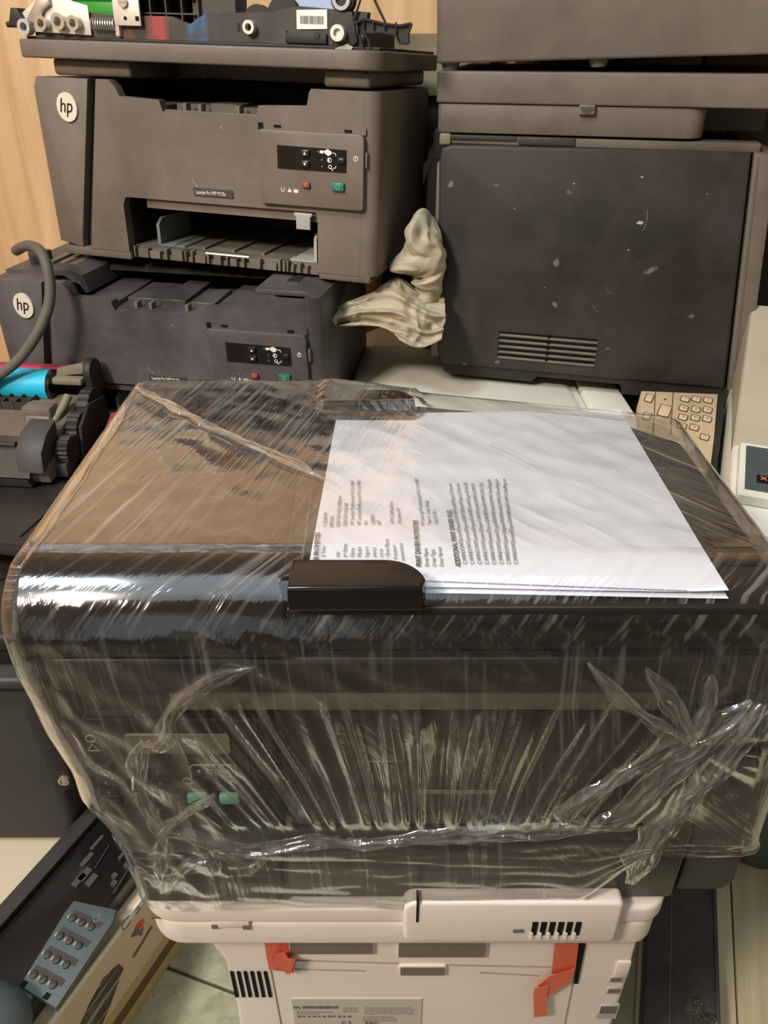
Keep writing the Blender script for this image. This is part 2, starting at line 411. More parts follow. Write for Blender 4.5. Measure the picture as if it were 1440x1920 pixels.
# ================================================================== the setting
WALL_Y = 1.45
def struct(name, bm, mat):
    o = obj(name, bm, mat); o['kind'] = 'structure'; return o
b = B(); box(b, -1.5, 1.5, WALL_Y, WALL_Y + 0.05, -0.05, 2.7); struct('wall_back', b, 'wood')
b = B(); box(b, -1.55, -1.5, -2.2, WALL_Y + 0.05, -0.05, 2.7); struct('wall_left', b, 'wood')
b = B(); box(b, 1.5, 1.55, -2.2, WALL_Y + 0.05, -0.05, 2.7); struct('wall_right', b, 'wall')
b = B(); prism(b, [(-1.55, -0.05), (-1.35, -0.05), (-1.35, 2.15), (-0.15, 2.15), (-0.15, -0.05), (1.55, -0.05), (1.55, 2.7), (-1.55, 2.7)], -2.25, -2.2, 'y'); struct('wall_front', b, 'wall')
b = B(); box(b, -1.55, 1.55, -2.2, WALL_Y + 0.05, 2.7, 2.75); struct('ceiling', b, 'ceiling')
b = B(); box(b, -1.5, 1.5, -2.2, WALL_Y, -0.05, -0.004); floor = struct('floor', b, 'grout')
# floor tiles, laid a little askew to the shelves
TS, TA = 0.33, R(-18.7)
tile_me = None
for i in range(-5, 6):
    for j in range(-4, 5):
        c = Vector((-0.269, 0.52, 0)) + Matrix.Rotation(TA, 3, 'Z') @ Vector(((i + 0.3) * TS, (j + 0.5) * TS, 0))
        if not (-1.25 < c.x < 1.25 and -0.9 < c.y < 1.2): continue
        if tile_me is None:
            b = B(); box(b, -TS / 2 + 0.0018, TS / 2 - 0.0018, -TS / 2 + 0.0018, TS / 2 - 0.0018, -0.006, 0.0, r=0.0015, seg=1)
            o = obj('floor_tile', b, 'tile', floor); tile_me = o.data
        else:
            o = bpy.data.objects.new('floor_tile', tile_me); COL.objects.link(o); o.parent = floor
        o.location = c; o.rotation_euler = (0, 0, TA)

b = B(); box(b, ROOF[0] - 1.02, ROOF[0] + 1.02, ROOF[1] - 0.67, ROOF[1] + 0.67, ROOF[2] - 0.012, ROOF[2] + 0.008)
sk = struct('added_roof_panel', b, 'pale_blue')  # panel out of view, added to go with the overhead light
for k in range(4):
    b = B(); box(b, ROOF[0] - 1.03 + 0.67 * k, ROOF[0] - 0.99 + 0.67 * k, ROOF[1] - 0.68, ROOF[1] + 0.68, ROOF[2] - 0.022, ROOF[2] - 0.01); obj('added_panel_bar', b, 'white_plastic', sk)
t_ = thing('ceiling_lamp', 'round cool white lamp hanging above the left wall side', 'lamp', LAMP2_LOC)
t_.rotation_euler = (Vector((-0.1, 0.5, 0.7)) - Vector(LAMP2_LOC)).to_track_quat('-Z', 'Y').to_euler()
b = B(); tube(b, [(0, 0, 0.0), (0, 0, 0.03), (0, 0, 0.08)], [0.23, 0.22, 0.10], 28); obj('housing', b, 'white_plastic', t_)
b = B(); tube(b, [(0, 0, 0.08), (0, 0, 0.30)], 0.008); obj('stem', b, 'steel', t_)
t_ = thing('added_floor_mat', 'added dark brown mat out of view, darkens what the film front reflects', 'mat', (0.1, -0.62, 0.0))  # unseen mat, added so the film front mirrors something dark
b = B(); prism(b, rrect(-0.75, 0.75, -0.62, 0.72, 0.05), 0.0005, 0.006, 'z', r=0.002); mt_ = obj('mat_sheet', b, 'mat', t_)
for k in range(9):
    b = B(); box(b, -0.70, 0.70, -0.55 + 0.14 * k, -0.54 + 0.14 * k, 0.006, 0.008); obj('mat_rib', b, 'mat', mt_)
# ceiling lamp that gives the room its light
t_ = thing('ceiling_lamp', 'white square lamp hanging under the ceiling', 'lamp', LAMP_LOC)
_q = (Vector((-0.05, 0.75, 0.7)) - Vector(LAMP_LOC)).to_track_quat('-Z', 'Y'); t_.rotation_euler = _q.to_euler()
quick('housing', 'white_plastic', t_, (-0.15, 0.15, -0.12, 0.12, 0.0, 0.05), r=0.01)
b = B(); tube(b, [(0, 0, 0.05), (0, 0, 0.6)], 0.008); obj('stem', b, 'steel', t_)

# ================================================================== all-in-one printers of one kind (upper one with scanner, lower one without)
def symbol_set(bm, pts):
    for p in pts: prism(bm, p, 0, 0)
def laser_mfp(name, label, loc, rot, scanner, plastic):
    T = thing(name, label, 'printer', loc, rot)
    D = 0.26
    # chassis: two cheeks, back, deck over the tray opening, floor
    b = B()
    prism(b, [(0.004, 0.0), (0.098, 0.0), (0.098, 0.19), (0.004, 0.19)], 0.010, D)
    box(b, 0.352, 0.42, 0.0, D, 0.0, 0.19, r=0.016, seg=4, edges='z')
    box(b, 0.09, 0.36, 0.19, D, 0.0, 0.19)
    box(b, 0.09, 0.36, 0.012, 0.20, 0.082, 0.150)
    box(b, 0.09, 0.36, 0.02, 0.20, 0.0, 0.006)
    obj('chassis', b, 'dark_deep' if scanner else plastic, T)
    # left side cover, slanting joint
    b = B()
    prism(b, [(0.0, 0.012), (0.033, 0.006), (0.0345, 0.02), (0.0735, 0.1963), (0.004, 0.1963), (-0.001, 0.185)], -0.002, 0.25, r=0.0025)
    cov = obj('side_cover', b, plastic, T)
    # front panel: notched at the top for the output bay, notched at the bottom for the tray
    b = B()
    f = [(0.044, 0.006), (0.099, 0.006), (0.099, 0.062)] + arc(0.106, 0.0665, 0.005, 180, 90, 3) + [(0.349, 0.0715), (0.351, 0.066), (0.351, 0.004),
         (0.402, 0.004), (0.405, 0.1963), (0.345, 0.1963), (0.3425, 0.192), (0.340, 0.180), (0.283, 0.178), (0.281, 0.167), (0.165, 0.167), (0.162, 0.178),
         (0.112, 0.180), (0.107, 0.190), (0.100, 0.1963), (0.084, 0.1963)]
    prism(b, f, -0.002, 0.012)
    obj('front_panel', b, plastic, T, smooth=30)
    # rounded right end cheek of the front
    b = B(); box(b, 0.365, 0.4225, -0.0017, D - 0.02, 0.004, 0.1963, r=0.014, seg=5, edges='z'); obj('end_cheek', b, plastic, T)
    # lower front sill with a parting step
    b = B(); box(b, 0.006, 0.100, -0.001, 0.05, -0.004, 0.007, r=0.002); box(b, 0.351, 0.415, -0.001, 0.05, -0.004, 0.006, r=0.002)
    box(b, 0.02, 0.40, 0.05, D - 0.02, -0.004, 0.004)
    obj('bottom_sill', b, plastic, T)
    # badge
    b = B(); disc(b, (0.042, 0.166), 0.0155, -0.0045, -0.001, 36, 0.86)
    bd = obj('badge', b, 'badge', cov, label='round silver hp badge')
    b = B(); text(b, 'hp', 0.0215, at_front(0.0405, -0.0046, 0.1605), 0.0003, 'CENTER', 0.25, 0.0, 0.82); obj('badge_letters', b, 'ink_black', bd)
    # model name plate
    b = B(); box(b, 0.196, 0.247, -0.0032, 0.0, 0.079, 0.0885, r=0.0008, seg=1); pl = obj('name_plate', b, 'brown_black', T)
    b = B(); text(b, 'LaserJet Pro MFP M125a', 0.0058, at_front(0.1995, -0.0036, 0.0818), 0.0002, 'LEFT', 0, 0.0, 0.66); obj('name_letters', b, 'ink_white', pl)
    # ---- control panel
    b = B(); prism(b, rrect(0.284, 0.4075, 0.078, 0.1555, (0.003, 0.004, 0.006, 0.005)), -0.0095, -0.0015, r=0.0014)
    cp = obj('control_panel', b, plastic, T)
    b = B(); prism(b, rrect(0.282, 0.408, 0.1545, 0.163, (0.001, 0.001, 0.003, 0.004)), -0.0045, -0.0015); obj('panel_hinge_strip', b, plastic, T)
    b = B(); box(b, 0.2835, 0.289, -0.0055, -0.004, 0.1548, 0.1615); obj('strip_corner', b, 'ink_black', T)
    b = B(); box(b, 0.302, 0.310, -0.006, -0.004, 0.1578, 0.1600); obj('hinge_notch', b, 'ink_black', T)
    b = B(); box(b, 0.384, 0.392, -0.006, -0.004, 0.1568, 0.159)
    obj('hinge_notch', b, 'ink_black', T)
    b = B(); prism(b, [(0.307, 0.1165), (0.388, 0.1165), (0.388, 0.1395), (0.307, 0.1405)], -0.0101, -0.009)
    dw = obj('display_window', b, 'screen_dark', cp)
    b = B(); box(b, 0.310, 0.327, -0.0106, -0.0099, 0.119, 0.138); obj('display', b, 'gloss_black', cp)
    for nm, x0, x1, z0, z1, mt in (('up_button', 0.336, 0.3455, 0.1305, 0.1375, 'satin_black'), ('down_button', 0.336, 0.3455, 0.1195, 0.1265, 'satin_black'),
                                   ('menu_button', 0.3785, 0.3865, 0.1255, 0.1315, 'satin_black'), ('stop_button', 0.3365, 0.3455, 0.0985, 0.1045, 'orange_key'),
                                   ('start_button', 0.3715, 0.386, 0.0975, 0.1065, 'green_key')):
        b = B(); box(b, x0, x1, -0.0135, -0.009, z0, z1, r=0.0012); kb = obj(nm, b, mt, cp)
        cx, cz = (x0 + x1) / 2, (z0 + z1) / 2
        b = B()
        if nm == 'up_button': prism(b, [(cx - 0.0016, cz - 0.0014), (cx + 0.0016, cz - 0.0014), (cx, cz + 0.0016)], -0.0139, -0.0134); obj('up_arrow', b, 'ink_white', kb)
        elif nm == 'down_button': prism(b, [(cx - 0.0016, cz + 0.0014), (cx, cz - 0.0016), (cx + 0.0016, cz + 0.0014)], -0.0139, -0.0134); obj('down_arrow', b, 'ink_white', kb)
        elif nm == 'stop_button': text(b, 'X', 0.0052, at_front(cx, -0.0137, cz - 0.0018), 0.0002, 'CENTER', 0, 0.0001); obj('stop_cross', b, 'orange_ink', kb)
        elif nm == 'start_button':
            ring(b, (cx, cz), 0.0024, 0.0019, -0.0138, -0.0134); obj('start_mark', b, 'mint_key', kb)
        else: b.free()
    # printed symbols
    b = B()
    Y0, Y1 = -0.0107, -0.0100
    prism(b, [(0.3625, 0.1355), (0.367, 0.1325), (0.371, 0.1345), (0.371, 0.137), (0.3665, 0.1395), (0.3625, 0.1375)], Y0, Y1)
    prism(b, [(0.357, 0.1352), (0.361, 0.1345), (0.3625, 0.1375), (0.358, 0.1378)], Y0, Y1)
    tube(b, [(0.372, -0.0104, 0.136), (0.3755, -0.0104, 0.1355), (0.376, -0.0104, 0.133)], 0.0005, 5)
    ring(b, (0.3685, 0.1285), 0.0026, 0.0020, Y0, Y1)
    prism(b, [(0.3685, 0.1261)] + arc(0.3685, 0.1285, 0.0024, 270, 90, 8), Y0, Y1)
    ring(b, (0.3692, 0.1218), 0.0021, 0.0014, Y0, Y1)
    tube(b, [(0.3705, -0.0104, 0.1203), (0.3725, -0.0104, 0.1180)], 0.0006, 5)
    tube(b, [(0.373, -0.0104, 0.1205), (0.3755, -0.0104, 0.1208), (0.376, -0.0104, 0.123)], 0.0005, 5)
    obj('copy_symbols', b, 'ink_white', cp)
    b = B()
    Y0, Y1 = -0.0100, -0.0094
    for k in range(9): tube(b, [(0.3125 + 0.0021 * math.cos(R(130 + 32 * k)), -0.0098, 0.0948 + 0.0021 * math.sin(R(130 + 32 * k))), (0.3125 + 0.0021 * math.cos(R(162 + 32 * k)), -0.0098, 0.0948 + 0.0021 * math.sin(R(162 + 32 * k)))], 0.0005, 5)
    prism(b, [(0.3180, 0.0925), (0.3232, 0.0925), (0.3206, 0.0970)], Y0, Y1)
    prism(b, [(0.3258, 0.0922), (0.3306, 0.0922), (0.3314, 0.0962), (0.3296, 0.0948), (0.3282, 0.0965), (0.3268, 0.0948), (0.3250, 0.0962)], Y0, Y1)
    obj('status_symbols', b, 'ink_white', cp)
    b = B()
    for k in range(3): disc(b, (0.3125 + 0.008 * k, 0.1005), 0.0011, -0.0100, -0.0094, 10)
    for zz in (0.1365, 0.1285, 0.1218): disc(b, (0.3600 if zz < 0.13 else 0.3555, zz), 0.0010, -0.0105, -0.0099, 8)
    obj('status_lamps', b, 'mid_grey', cp)
    b = B(); ring(b, (0.3985, 0.1315), 0.0026, 0.0019, -0.0100, -0.0094); tube(b, [(0.3985, -0.0098, 0.1345), (0.3985, -0.0098, 0.1312)], 0.0005, 5); obj('power_symbol', b, 'ink_white', cp)
    b = B(); box(b, 0.4085, 0.4105, -0.007, -0.001, 0.122, 0.138, r=0.0006); obj('power_switch', b, 'mid_grey', T)
    # ---- tray opening
    b = B(); prism(b, [(0.128, 0.060), (0.350, 0.060), (0.350, 0.0725), (0.128, 0.0725)], 0.004, 0.02); obj('opening_lintel', b, plastic, T)
    b = B(); box(b, 0.10, 0.35, 0.014, 0.19, 0.008, 0.0125); 
    for k in range(5): box(b, 0.15 + 0.04 * k, 0.153 + 0.04 * k, 0.02, 0.18, 0.0125, 0.0155)
    obj('tray_floor', b, 'mid_grey', T)
    b = B(); prism(b, [(0.02, 0.010), (0.10, 0.010), (0.10, 0.045), (0.03, 0.045), (0.02, 0.038)], 0.128, 0.132, 'x'); box(b, 0.128, 0.165, 0.02, 0.1, 0.012, 0.0145); obj('paper_guide', b, 'guide_teal', T)
    b = B(); prism(b, [(0.006, 0.010), (0.10, 0.010), (0.10, 0.040), (0.012, 0.046), (0.006, 0.040)], 0.343, 0.3465, 'x'); box(b, 0.312, 0.345, 0.006, 0.1, 0.012, 0.0145); obj('paper_guide', b, 'grey_plastic', T)
    b = B(); prism(b, [(0.2, 0.0), (0.345, 0.0), (0.345, 0.004), (0.2, 0.004)], 0.10, 0.16, 'y', mtx=Matrix.Translation((0, 0, 0.045))); obj('pick_up_bar', b, 'guide_teal', T)
    # serrated rack under the opening
    b = B(); box(b, 0.104, 0.350, 0.002, 0.02, 0.0, 0.006); box(b, 0.104, 0.350, 0.006, 0.02, 0.006, 0.013)
    rk = obj('tray_rack', b, 'black', T)
    rnd = random.Random(3)
    x = 0.106
    while x < 0.345:
        w = rnd.choice((0.002, 0.002, 0.003, 0.009, 0.014)); h = rnd.choice((0.010, 0.0125, 0.014))
        b = B(); box(b, x, min(x + w, 0.349), -0.003, 0.012, 0.001, h, r=0.0004, seg=1); obj('rack_tooth', b, 'black' if rnd.random() < 0.8 else 'mid_grey', rk)
        x += w + rnd.choice((0.002, 0.003, 0.004, 0.007))
    b = B(); tube(b, [(0.205, -0.001, 0.0135), (0.262, -0.001, 0.0135)], 0.0018, 8); obj('roller_shaft', b, 'silver', rk)
    # white lever over the opening
    b = B(); prism(b, [(0.323, 0.070), (0.345, 0.070), (0.345, 0.067), (0.3425, 0.066), (0.3425, 0.052), (0.3255, 0.052), (0.3255, 0.066), (0.323, 0.067)], -0.0050, -0.001, r=0.0004); obj('white_lever', b, 'grey_plastic', T)
    # ---- output bay on top
    b = B()
    prism(b, [(0.010, 0.150), (0.165, 0.158), (0.165, 0.162), (0.010, 0.168)], 0.100, 0.352, 'x')
    obj('output_bay_floor', b, plastic, T)
    for i, (x0, x1, y0, y1, zz) in enumerate(((0.115, 0.16, 0.012, 0.12, 0.1735), (0.166, 0.21, 0.03, 0.10, 0.1745), (0.212, 0.245, 0.025, 0.11, 0.1765), (0.248, 0.28, 0.03, 0.09, 0.1735), (0.286, 0.34, 0.012, 0.12, 0.1735))):
        b = B(); box(b, x0, x1, y0, y1, 0.160, zz, r=0.001, seg=1); obj('deck_slat', b, plastic, T)
    b = B(); box(b, 0.165, 0.281, 0.004, 0.016, 0.160, 0.1685); obj('bay_sill', b, 'mid_grey' if scanner else plastic, T)
    for xx in (0.205, 0.282, 0.186, 0.252): b = B(); box(b, xx, xx + 0.004, 0.008, 0.02, 0.166, 0.176, r=0.0006, seg=1); obj('bay_peg', b, 'mid_grey', T)
    b = B(); prism(b, [(0.09, 0.190), (0.10, 0.1963), (0.245, 0.1963), (0.245, 0.19)], 0.10, 0.35, 'x'); box(b, 0.10, 0.35, 0.185, 0.245, 0.15, 0.193); obj('rear_deck', b, 'dark_deep', T)
    if scanner:
        b = B()
        box(b, 0.026, 0.126, 0.004, D, 0.1985, 0.2155, r=0.004, seg=3)
        box(b, 0.357, 0.409, 0.004, D, 0.1985, 0.2155, r=0.004, seg=3)
        box(b, 0.10, 0.38, 0.12, D, 0.1985, 0.2155)
        obj('scanner_base', b, plastic, T)
        b = B(); prism(b, rrect(-0.004, 0.424, -0.012, 0.275, (0.006, 0.026, 0.01, 0.01)), 0.2150, 0.2335, 'z', r=0.0022, seg=3); obj('scanner_lid', b, plastic, T)
        b = B(); box(b, 0.0, 0.42, 0.0, 0.262, 0.2335, 0.2365, r=0.001); obj('lid_top', b, 'dark_deep', T)
    else:
        # open top: shelf with ledge on the left, grooved cheek on the right
        b = B(); prism(b, [(0.004, 0.1963), (0.084, 0.1963), (0.104, 0.186), (0.110, 0.176), (0.116, 0.178), (0.110, 0.198), (0.092, 0.2035), (0.004, 0.2000)], 0.03, 0.2, 'y')
        obj('left_shelf', b, plastic, T)
        b = B()
        for k in range(3): box(b, 0.045 + 0.016 * k, 0.053 + 0.016 * k, 0.06, 0.235, 0.198, 0.2055 - 0.001 * k, r=0.001, seg=1)
        obj('shelf_ribs', b, 'black', T)
        b = B(); box(b, 0.022, 0.044, 0.055, 0.075, 0.198, 0.2165, r=0.0015); obj('cable_clip', b, 'slate', T)
        b = B(); prism(b, [(0.345, 0.1963), (0.405, 0.1963), (0.420, 0.190), (0.420, 0.196), (0.405, 0.2025), (0.345, 0.2025)], 0.004, 0.25, 'y', r=0.001); obj('right_shelf', b, plastic, T)
        b = B(); box(b, 0.372, 0.386, 0.04, 0.20, 0.2022, 0.2034); obj('shelf_groove', b, 'dark_deep', T)
    return T
UP = laser_mfp('laser_printer', 'dusty black all-in-one printer with closed scanner lid, under the loose transfer unit', (-0.4163, 1.0305, 0.7571), (R(-2.1), R(1.3), R(-15.5)), True, 'black')
LO = laser_mfp('laser_printer', 'charcoal printer without its scanner, lowest of the left stack, grey cable across it', (-0.4877, 0.9617, 0.5427), (0, 0, R(-11.85)), False, 'black_cool')
# fold-down input tray of the lower printer
b = B(); prism(b, [(0.012, -0.275), (0.40, -0.275), (0.40, 0.015), (0.012, 0.015)], -0.010, 0.004, 'z', r=0.002)
box(b, 0.012, 0.40, -0.275, -0.262, 0.004, 0.0065); box(b, 0.16, 0.163, -0.26, 0.0, 0.004, 0.006); box(b, 0.30, 0.303, -0.26, 0.0, 0.004, 0.006)
obj('open_tray', b, 'dark_deep', LO)
# carton that carries the left stack
t_ = thing('support_carton', 'brown cardboard carton under the left printer stack', 'box', (-0.30, 1.10, 0.0), (0, 0, R(-11.85)))
b = B(); box(b, -0.20, 0.20, -0.11, 0.14, 0, 0.5325, r=0.002); obj('carton_body', b, 'cardboard', t_)
b = B(); box(b, -0.195, 0.195, -0.114, -0.110, 0.30, 0.345); obj('carton_tape', b, 'beige', t_)
# grey cable hanging over the lower printer
b = B()
pth = [(30, 470, 0.985), (45, 462, 0.965), (62, 462, 0.945), (78, 474, 0.925), (88, 500, 0.912), (94, 535, 0.905), (92, 570, 0.90), (82, 600, 0.895), (66, 632, 0.89), (44, 664, 0.888), (18, 690, 0.886), (-20, 716, 0.884), (-70, 750, 0.88), (-120, 800, 0.875), (-130, 850, 0.84)]
P3 = [at_y(*q) for q in pth]
def smooth_path(P, n=6):
    out = []
    for i in range(len(P) - 1):
        p0, p1, p2, p3 = P[max(i - 1, 0)], P[i], P[i + 1], P[min(i + 2, len(P) - 1)]
        for k in range(n):
            u = k / n
            out.append(0.5 * ((2 * p1) + (p2 - p0) * u + (2 * p0 - 5 * p1 + 4 * p2 - p3) * u * u + (3 * p1 - p0 - 3 * p2 + p3) * u ** 3))
    return out + [P[-1]]
tube(b, smooth_path(P3), 0.0062, 10)
tag(obj('power_cable', b, 'rubber'), 'thick grey cable looping over the lower left printer', 'cable')

# ================================================================== transfer unit lying on the upper printer
U = thing('transfer_unit', 'black transfer unit with metal gear brackets, spring and barcode sticker, on upper left printer', 'printer part')
U.location = Matrix.LocRotScale(UP.location, UP.rotation_euler, None) @ Vector((0, 0.004, 0.2368)); U.rotation_euler = UP.rotation_euler
b = B(); prism(b, [(0.01, 0.0), (0.40, 0.0), (0.405, 0.03), (0.33, 0.034), (0.30, 0.028), (0.225, 0.026), (0.205, 0.015), (0.185, 0.022), (0.105, 0.022), (0.01, 0.03)], 0.0, 0.012, 'y'); box(b, 0.01, 0.40, 0.012, 0.13, 0.0, 0.016)
obj('frame_rail', b, 'smudged', U)
b = B(); box(b, 0.115, 0.215, 0.03, 0.034, 0.014, 0.055)
for k in range(6): box(b, 0.118 + 0.019 * k, 0.1195 + 0.019 * k, 0.004, 0.03, 0.014, 0.055)
for k in range(3): box(b, 0.115, 0.215, 0.004, 0.03, 0.024 + 0.014 * k, 0.0255 + 0.014 * k)
box(b, 0.205, 0.255, 0.01, 0.04, 0.012, 0.05)
obj('rib_grid', b, 'brown_black', U)
b = B(); prism(b, [(0.0, 0.004), (0.085, 0.002), (0.085, 0.030), (0.055, 0.036), (0.02, 0.034), (0.0, 0.022)], -0.004, -0.0025, 'y', r=0.0004); g_ = obj('gear_bracket', b, 'steel_plate', U)
for i, (x, z, r) in enumerate(((0.005, 0.008, 0.008), (0.028, 0.012, 0.0075), (0.050, 0.014, 0.0085), (0.069, 0.013, 0.0075))):
    b = B(); ring(b, (x, z), r, r * 0.55, -0.013, -0.003); obj('bush', b, 'steel' if i else 'grey_plastic', g_)
b = B(); prism(b, [(-0.016, 0.010), (-0.004, 0.006), (0.004, 0.014), (-0.002, 0.026), (-0.010, 0.026), (-0.014, 0.016)], -0.010, 0.006, 'y', r=0.001); cyl(b, (-0.022, -0.004, 0.010), (-0.006, -0.004, 0.010), 0.003, 10); obj('end_cam', b, 'dark_deep', U)
b = B(); prism(b, [(0.008, 0.016), (0.024, 0.034), (0.040, 0.038), (0.040, 0.03), (0.030, 0.024), (0.022, 0.008)], -0.009, -0.005, 'y', r=0.0006); obj('link_arm', b, 'steel', U)
b = B(); pts = []
for k in range(150):
    a = k / 150 * 2 * PI * 10
    pts.append((0.088 + 0.030 * k / 150, -0.004 + 0.0055 * math.cos(a), 0.0125 + 0.0055 * math.sin(a)))
tube(b, pts, 0.0008, 5); obj('coil_spring', b, 'steel', U)
b = B(); box(b, 0.117, 0.122, -0.006, 0.01, 0.002, 0.040, r=0.0008); box(b, 0.118, 0.150, -0.007, -0.004, 0.012, 0.040, r=0.001); br = obj('spring_bracket', b, 'steel_plate', U)
b = B(); disc(b, (0.132, 0.034), 0.0055, -0.010, -0.006, 18); box(b, 0.1275, 0.1365, -0.0106, -0.0098, 0.0334, 0.0346); obj('screw', b, 'steel', br)
b = B(); disc(b, (0.132, 0.019), 0.0018, -0.0078, -0.0066, 12); box(b, 0.1445, 0.1485, -0.0078, -0.0066, 0.017, 0.021); obj('bracket_hole', b, 'ink_black', br)
b = B(); ring(b, (0.2765, 0.014), 0.0065, 0.0036, -0.008, 0.001); obj('bush', b, 'steel_plate', U)
b = B(); box(b, 0.260, 0.263, -0.001, 0.001, 0.010, 0.018); obj('frame_slot', b, 'dark_deep', U)
b = B(); box(b, 0.316, 0.318, -0.002, 0.001, 0.002, 0.012); box(b, 0.316, 0.362, -0.004, 0.001, 0.001, 0.0105, r=0.001); disc(b, (0.352, 0.009), 0.003, -0.005, -0.003, 12); obj('latch_block', b, 'dark_deep', U)
b = B(); prism(b, [(0.3285, 0.0135), (0.362, 0.0145), (0.362, 0.0315), (0.3285, 0.0305)], -0.0012, -0.0002, 'y'); st = obj('barcode_sticker', b, 'ink_white', U, label='white barcode sticker')
b = B(); x = 0.3325; rnd = random.Random(5)
while x < 0.3575:
    w = rnd.choice((0.0004, 0.0007, 0.0010)); box(b, x, x + w, -0.0016, -0.0011, 0.0185, 0.0255); x += w + rnd.choice((0.0004, 0.0007))
obj('barcode_bars', b, 'ink_grey', st)
b = B(); ring(b, (0.377, 0.011), 0.0075, 0.004, -0.014, -0.002); disc(b, (0.377, 0.011), 0.004, -0.010, -0.002, 14); obj('bush', b, 'steel_plate', U)
b = B(); disc(b, (0.381, 0.014), 0.015, -0.003, 0.008, 24); prism(b, [(0.368, 0.0), (0.386, -0.004), (0.396, 0.004), (0.39, 0.03), (0.372, 0.03)], -0.005, 0.01, 'y', r=0.001); disc(b, (0.379, 0.040), 0.012, -0.004, 0.008, 20); obj('end_gear', b, 'dark_deep', U)
b = B(); ring(b, (0.379, 0.040), 0.0095, 0.006, -0.008, -0.003); obj('ring_cap', b, 'grey_plastic', U)
b = B(); prism(b, arc(0.381, 0.008, 0.014, 230, 320, 8) + [(0.385, 0.002)], -0.006, -0.002, 'y'); obj('gear_guard', b, 'grey_plastic', U)
b = B()
prism(b, [(0.388, 0.018), (0.402, 0.024), (0.425, 0.020), (0.440, 0.019), (0.452, 0.021), (0.449, 0.012), (0.450, 0.004), (0.440, 0.004), (0.436, 0.011), (0.420, 0.013), (0.402, 0.012), (0.392, 0.008)], 0.0, 0.003, 'y')
h_ = [(0.388, 0.018), (0.402, 0.024), (0.425, 0.020), (0.440, 0.019), (0.452, 0.021), (0.449, 0.012), (0.450, 0.004), (0.440, 0.004), (0.436, 0.011), (0.420, 0.013), (0.402, 0.012)]
for p, q in zip(h_, h_[1:]): tube(b, [(p[0], -0.003, p[1]), (q[0], -0.003, q[1])], 0.0013, 6)
for xx in (0.402, 0.412, 0.424, 0.436): tube(b, [(xx, -0.003, 0.012), (xx, -0.003, 0.022)], 0.0010, 6)
tube(b, [(0.392, -0.003, 0.024), (0.400, -0.003, 0.045), (0.410, -0.003, 0.045), (0.425, -0.003, 0.021)], 0.0013, 6)
obj('release_handle', b, 'dark_deep', U)
b = B(); tube(b, [(0.398, -0.006, 0.010), (0.403, -0.006, -0.004), (0.408, -0.006, -0.014), (0.410, -0.006, -0.024), (0.407, -0.006, -0.027), (0.404, -0.006, -0.022), (0.403, -0.006, -0.012)], 0.0014, 7); tube(b, [(0.402, -0.006, 0.012), (0.408, -0.006, 0.006), (0.412, -0.006, -0.010)], 0.0012, 6); obj('wire_hook', b, 'dark_deep', U)
# things behind the transfer unit
b = B(); cyl(b, (0.04, 0.05, 0.047), (0.115, 0.05, 0.047), 0.018, 20); cyl(b, (0.03, 0.05, 0.047), (0.125, 0.05, 0.047), 0.006, 12); box(b, 0.03, 0.125, 0.035, 0.065, 0.014, 0.036, r=0.002)
obj('green_roller', b, 'green_pcb', U)
b = B(); disc(b, (0.275, 0.020), 0.016, 0.02, 0.03, 24); disc(b, (0.305, 0.026), 0.018, 0.02, 0.03, 24); box(b, 0.25, 0.33, 0.018, 0.034, 0.0, 0.022); obj('rear_gears', b, 'dark_deep', U)
t_ = thing('blue_cover', 'pale blue plastic cover standing behind the transfer unit', 'cover')
t_.location = Matrix.LocRotScale(UP.location, UP.rotation_euler, None) @ Vector((0.24, 0.17, 0.2368)); t_.rotation_euler = (0, 0, R(-15))
b = B(); prism(b, rrect(0.0, 0.085, 0.0, 0.10, 0.008), 0.0, 0.05, 'y', r=0.004, seg=3); obj('cover_shell', b, 'pale_blue', t_)
b = B(); box(b, 0.010, 0.016, -0.003, 0.0, 0.02, 0.08, r=0.001); box(b, 0.03, 0.075, -0.002, 0.001, 0.015, 0.02); obj('cover_rib', b, 'pale_blue', t_)

# olive-grey printer far behind, between the two stacks
t_ = thing('office_printer', 'olive grey printer half hidden behind the upper left printer', 'printer', (0.04, 1.28, 0.6), (0, 0, R(3)))
b = B(); prism(b, [(0.0, 0.0), (0.16, 0.0), (0.16, 0.32), (0.0, 0.315)], -0.045, 0.13, 'x', r=0.003); obj('printer_body', b, 'dark_deep', t_)
b = B(); prism(b, [(-0.012, 0.318), (0.16, 0.322), (0.16, 0.392), (0.05, 0.394), (-0.006, 0.372), (-0.014, 0.352)], -0.05, 0.135, 'x', r=0.003); obj('printer_hood', b, 'olive_grey', t_)
b = B(); box(b, -0.03, 0.11, -0.006, 0.0, 0.21, 0.30, r=0.002); box(b, -0.02, 0.10, -0.012, -0.004, 0.235, 0.245, r=0.002); obj('printer_door', b, 'dark_deep', t_)
b = B(); box(b, -0.045, 0.125, 0.005, 0.155, -0.5995, 0.0); obj('printer_stand', b, 'dark_deep', t_)
# upright bright metal post piece behind the right stack
t_ = thing('side_cover_panel', 'narrow dusty brown printer side panel behind right stack', 'printer part', (0.056, 1.10, 0.60), (0, 0, R(-12)))
b = B(); prism(b, [(0.0, 0.0), (0.026, 0.0), (0.026, 0.275), (0.006, 0.272), (0.0, 0.262)], 0.0, 0.06, 'y', r=0.004, seg=3); obj('panel_shell', b, 'black', t_)
b = B(); box(b, 0.008, 0.026, -0.004, 0.04, 0.255, 0.292, r=0.004, seg=3); obj('panel_knob', b, 'mid_grey', t_)
b = B(); prism(b, [(-0.004, 0.225), (0.01, 0.262), (0.012, 0.27), (-0.004, 0.25)], -0.002, 0.03, 'y'); obj('panel_clip', b, 'black', t_)

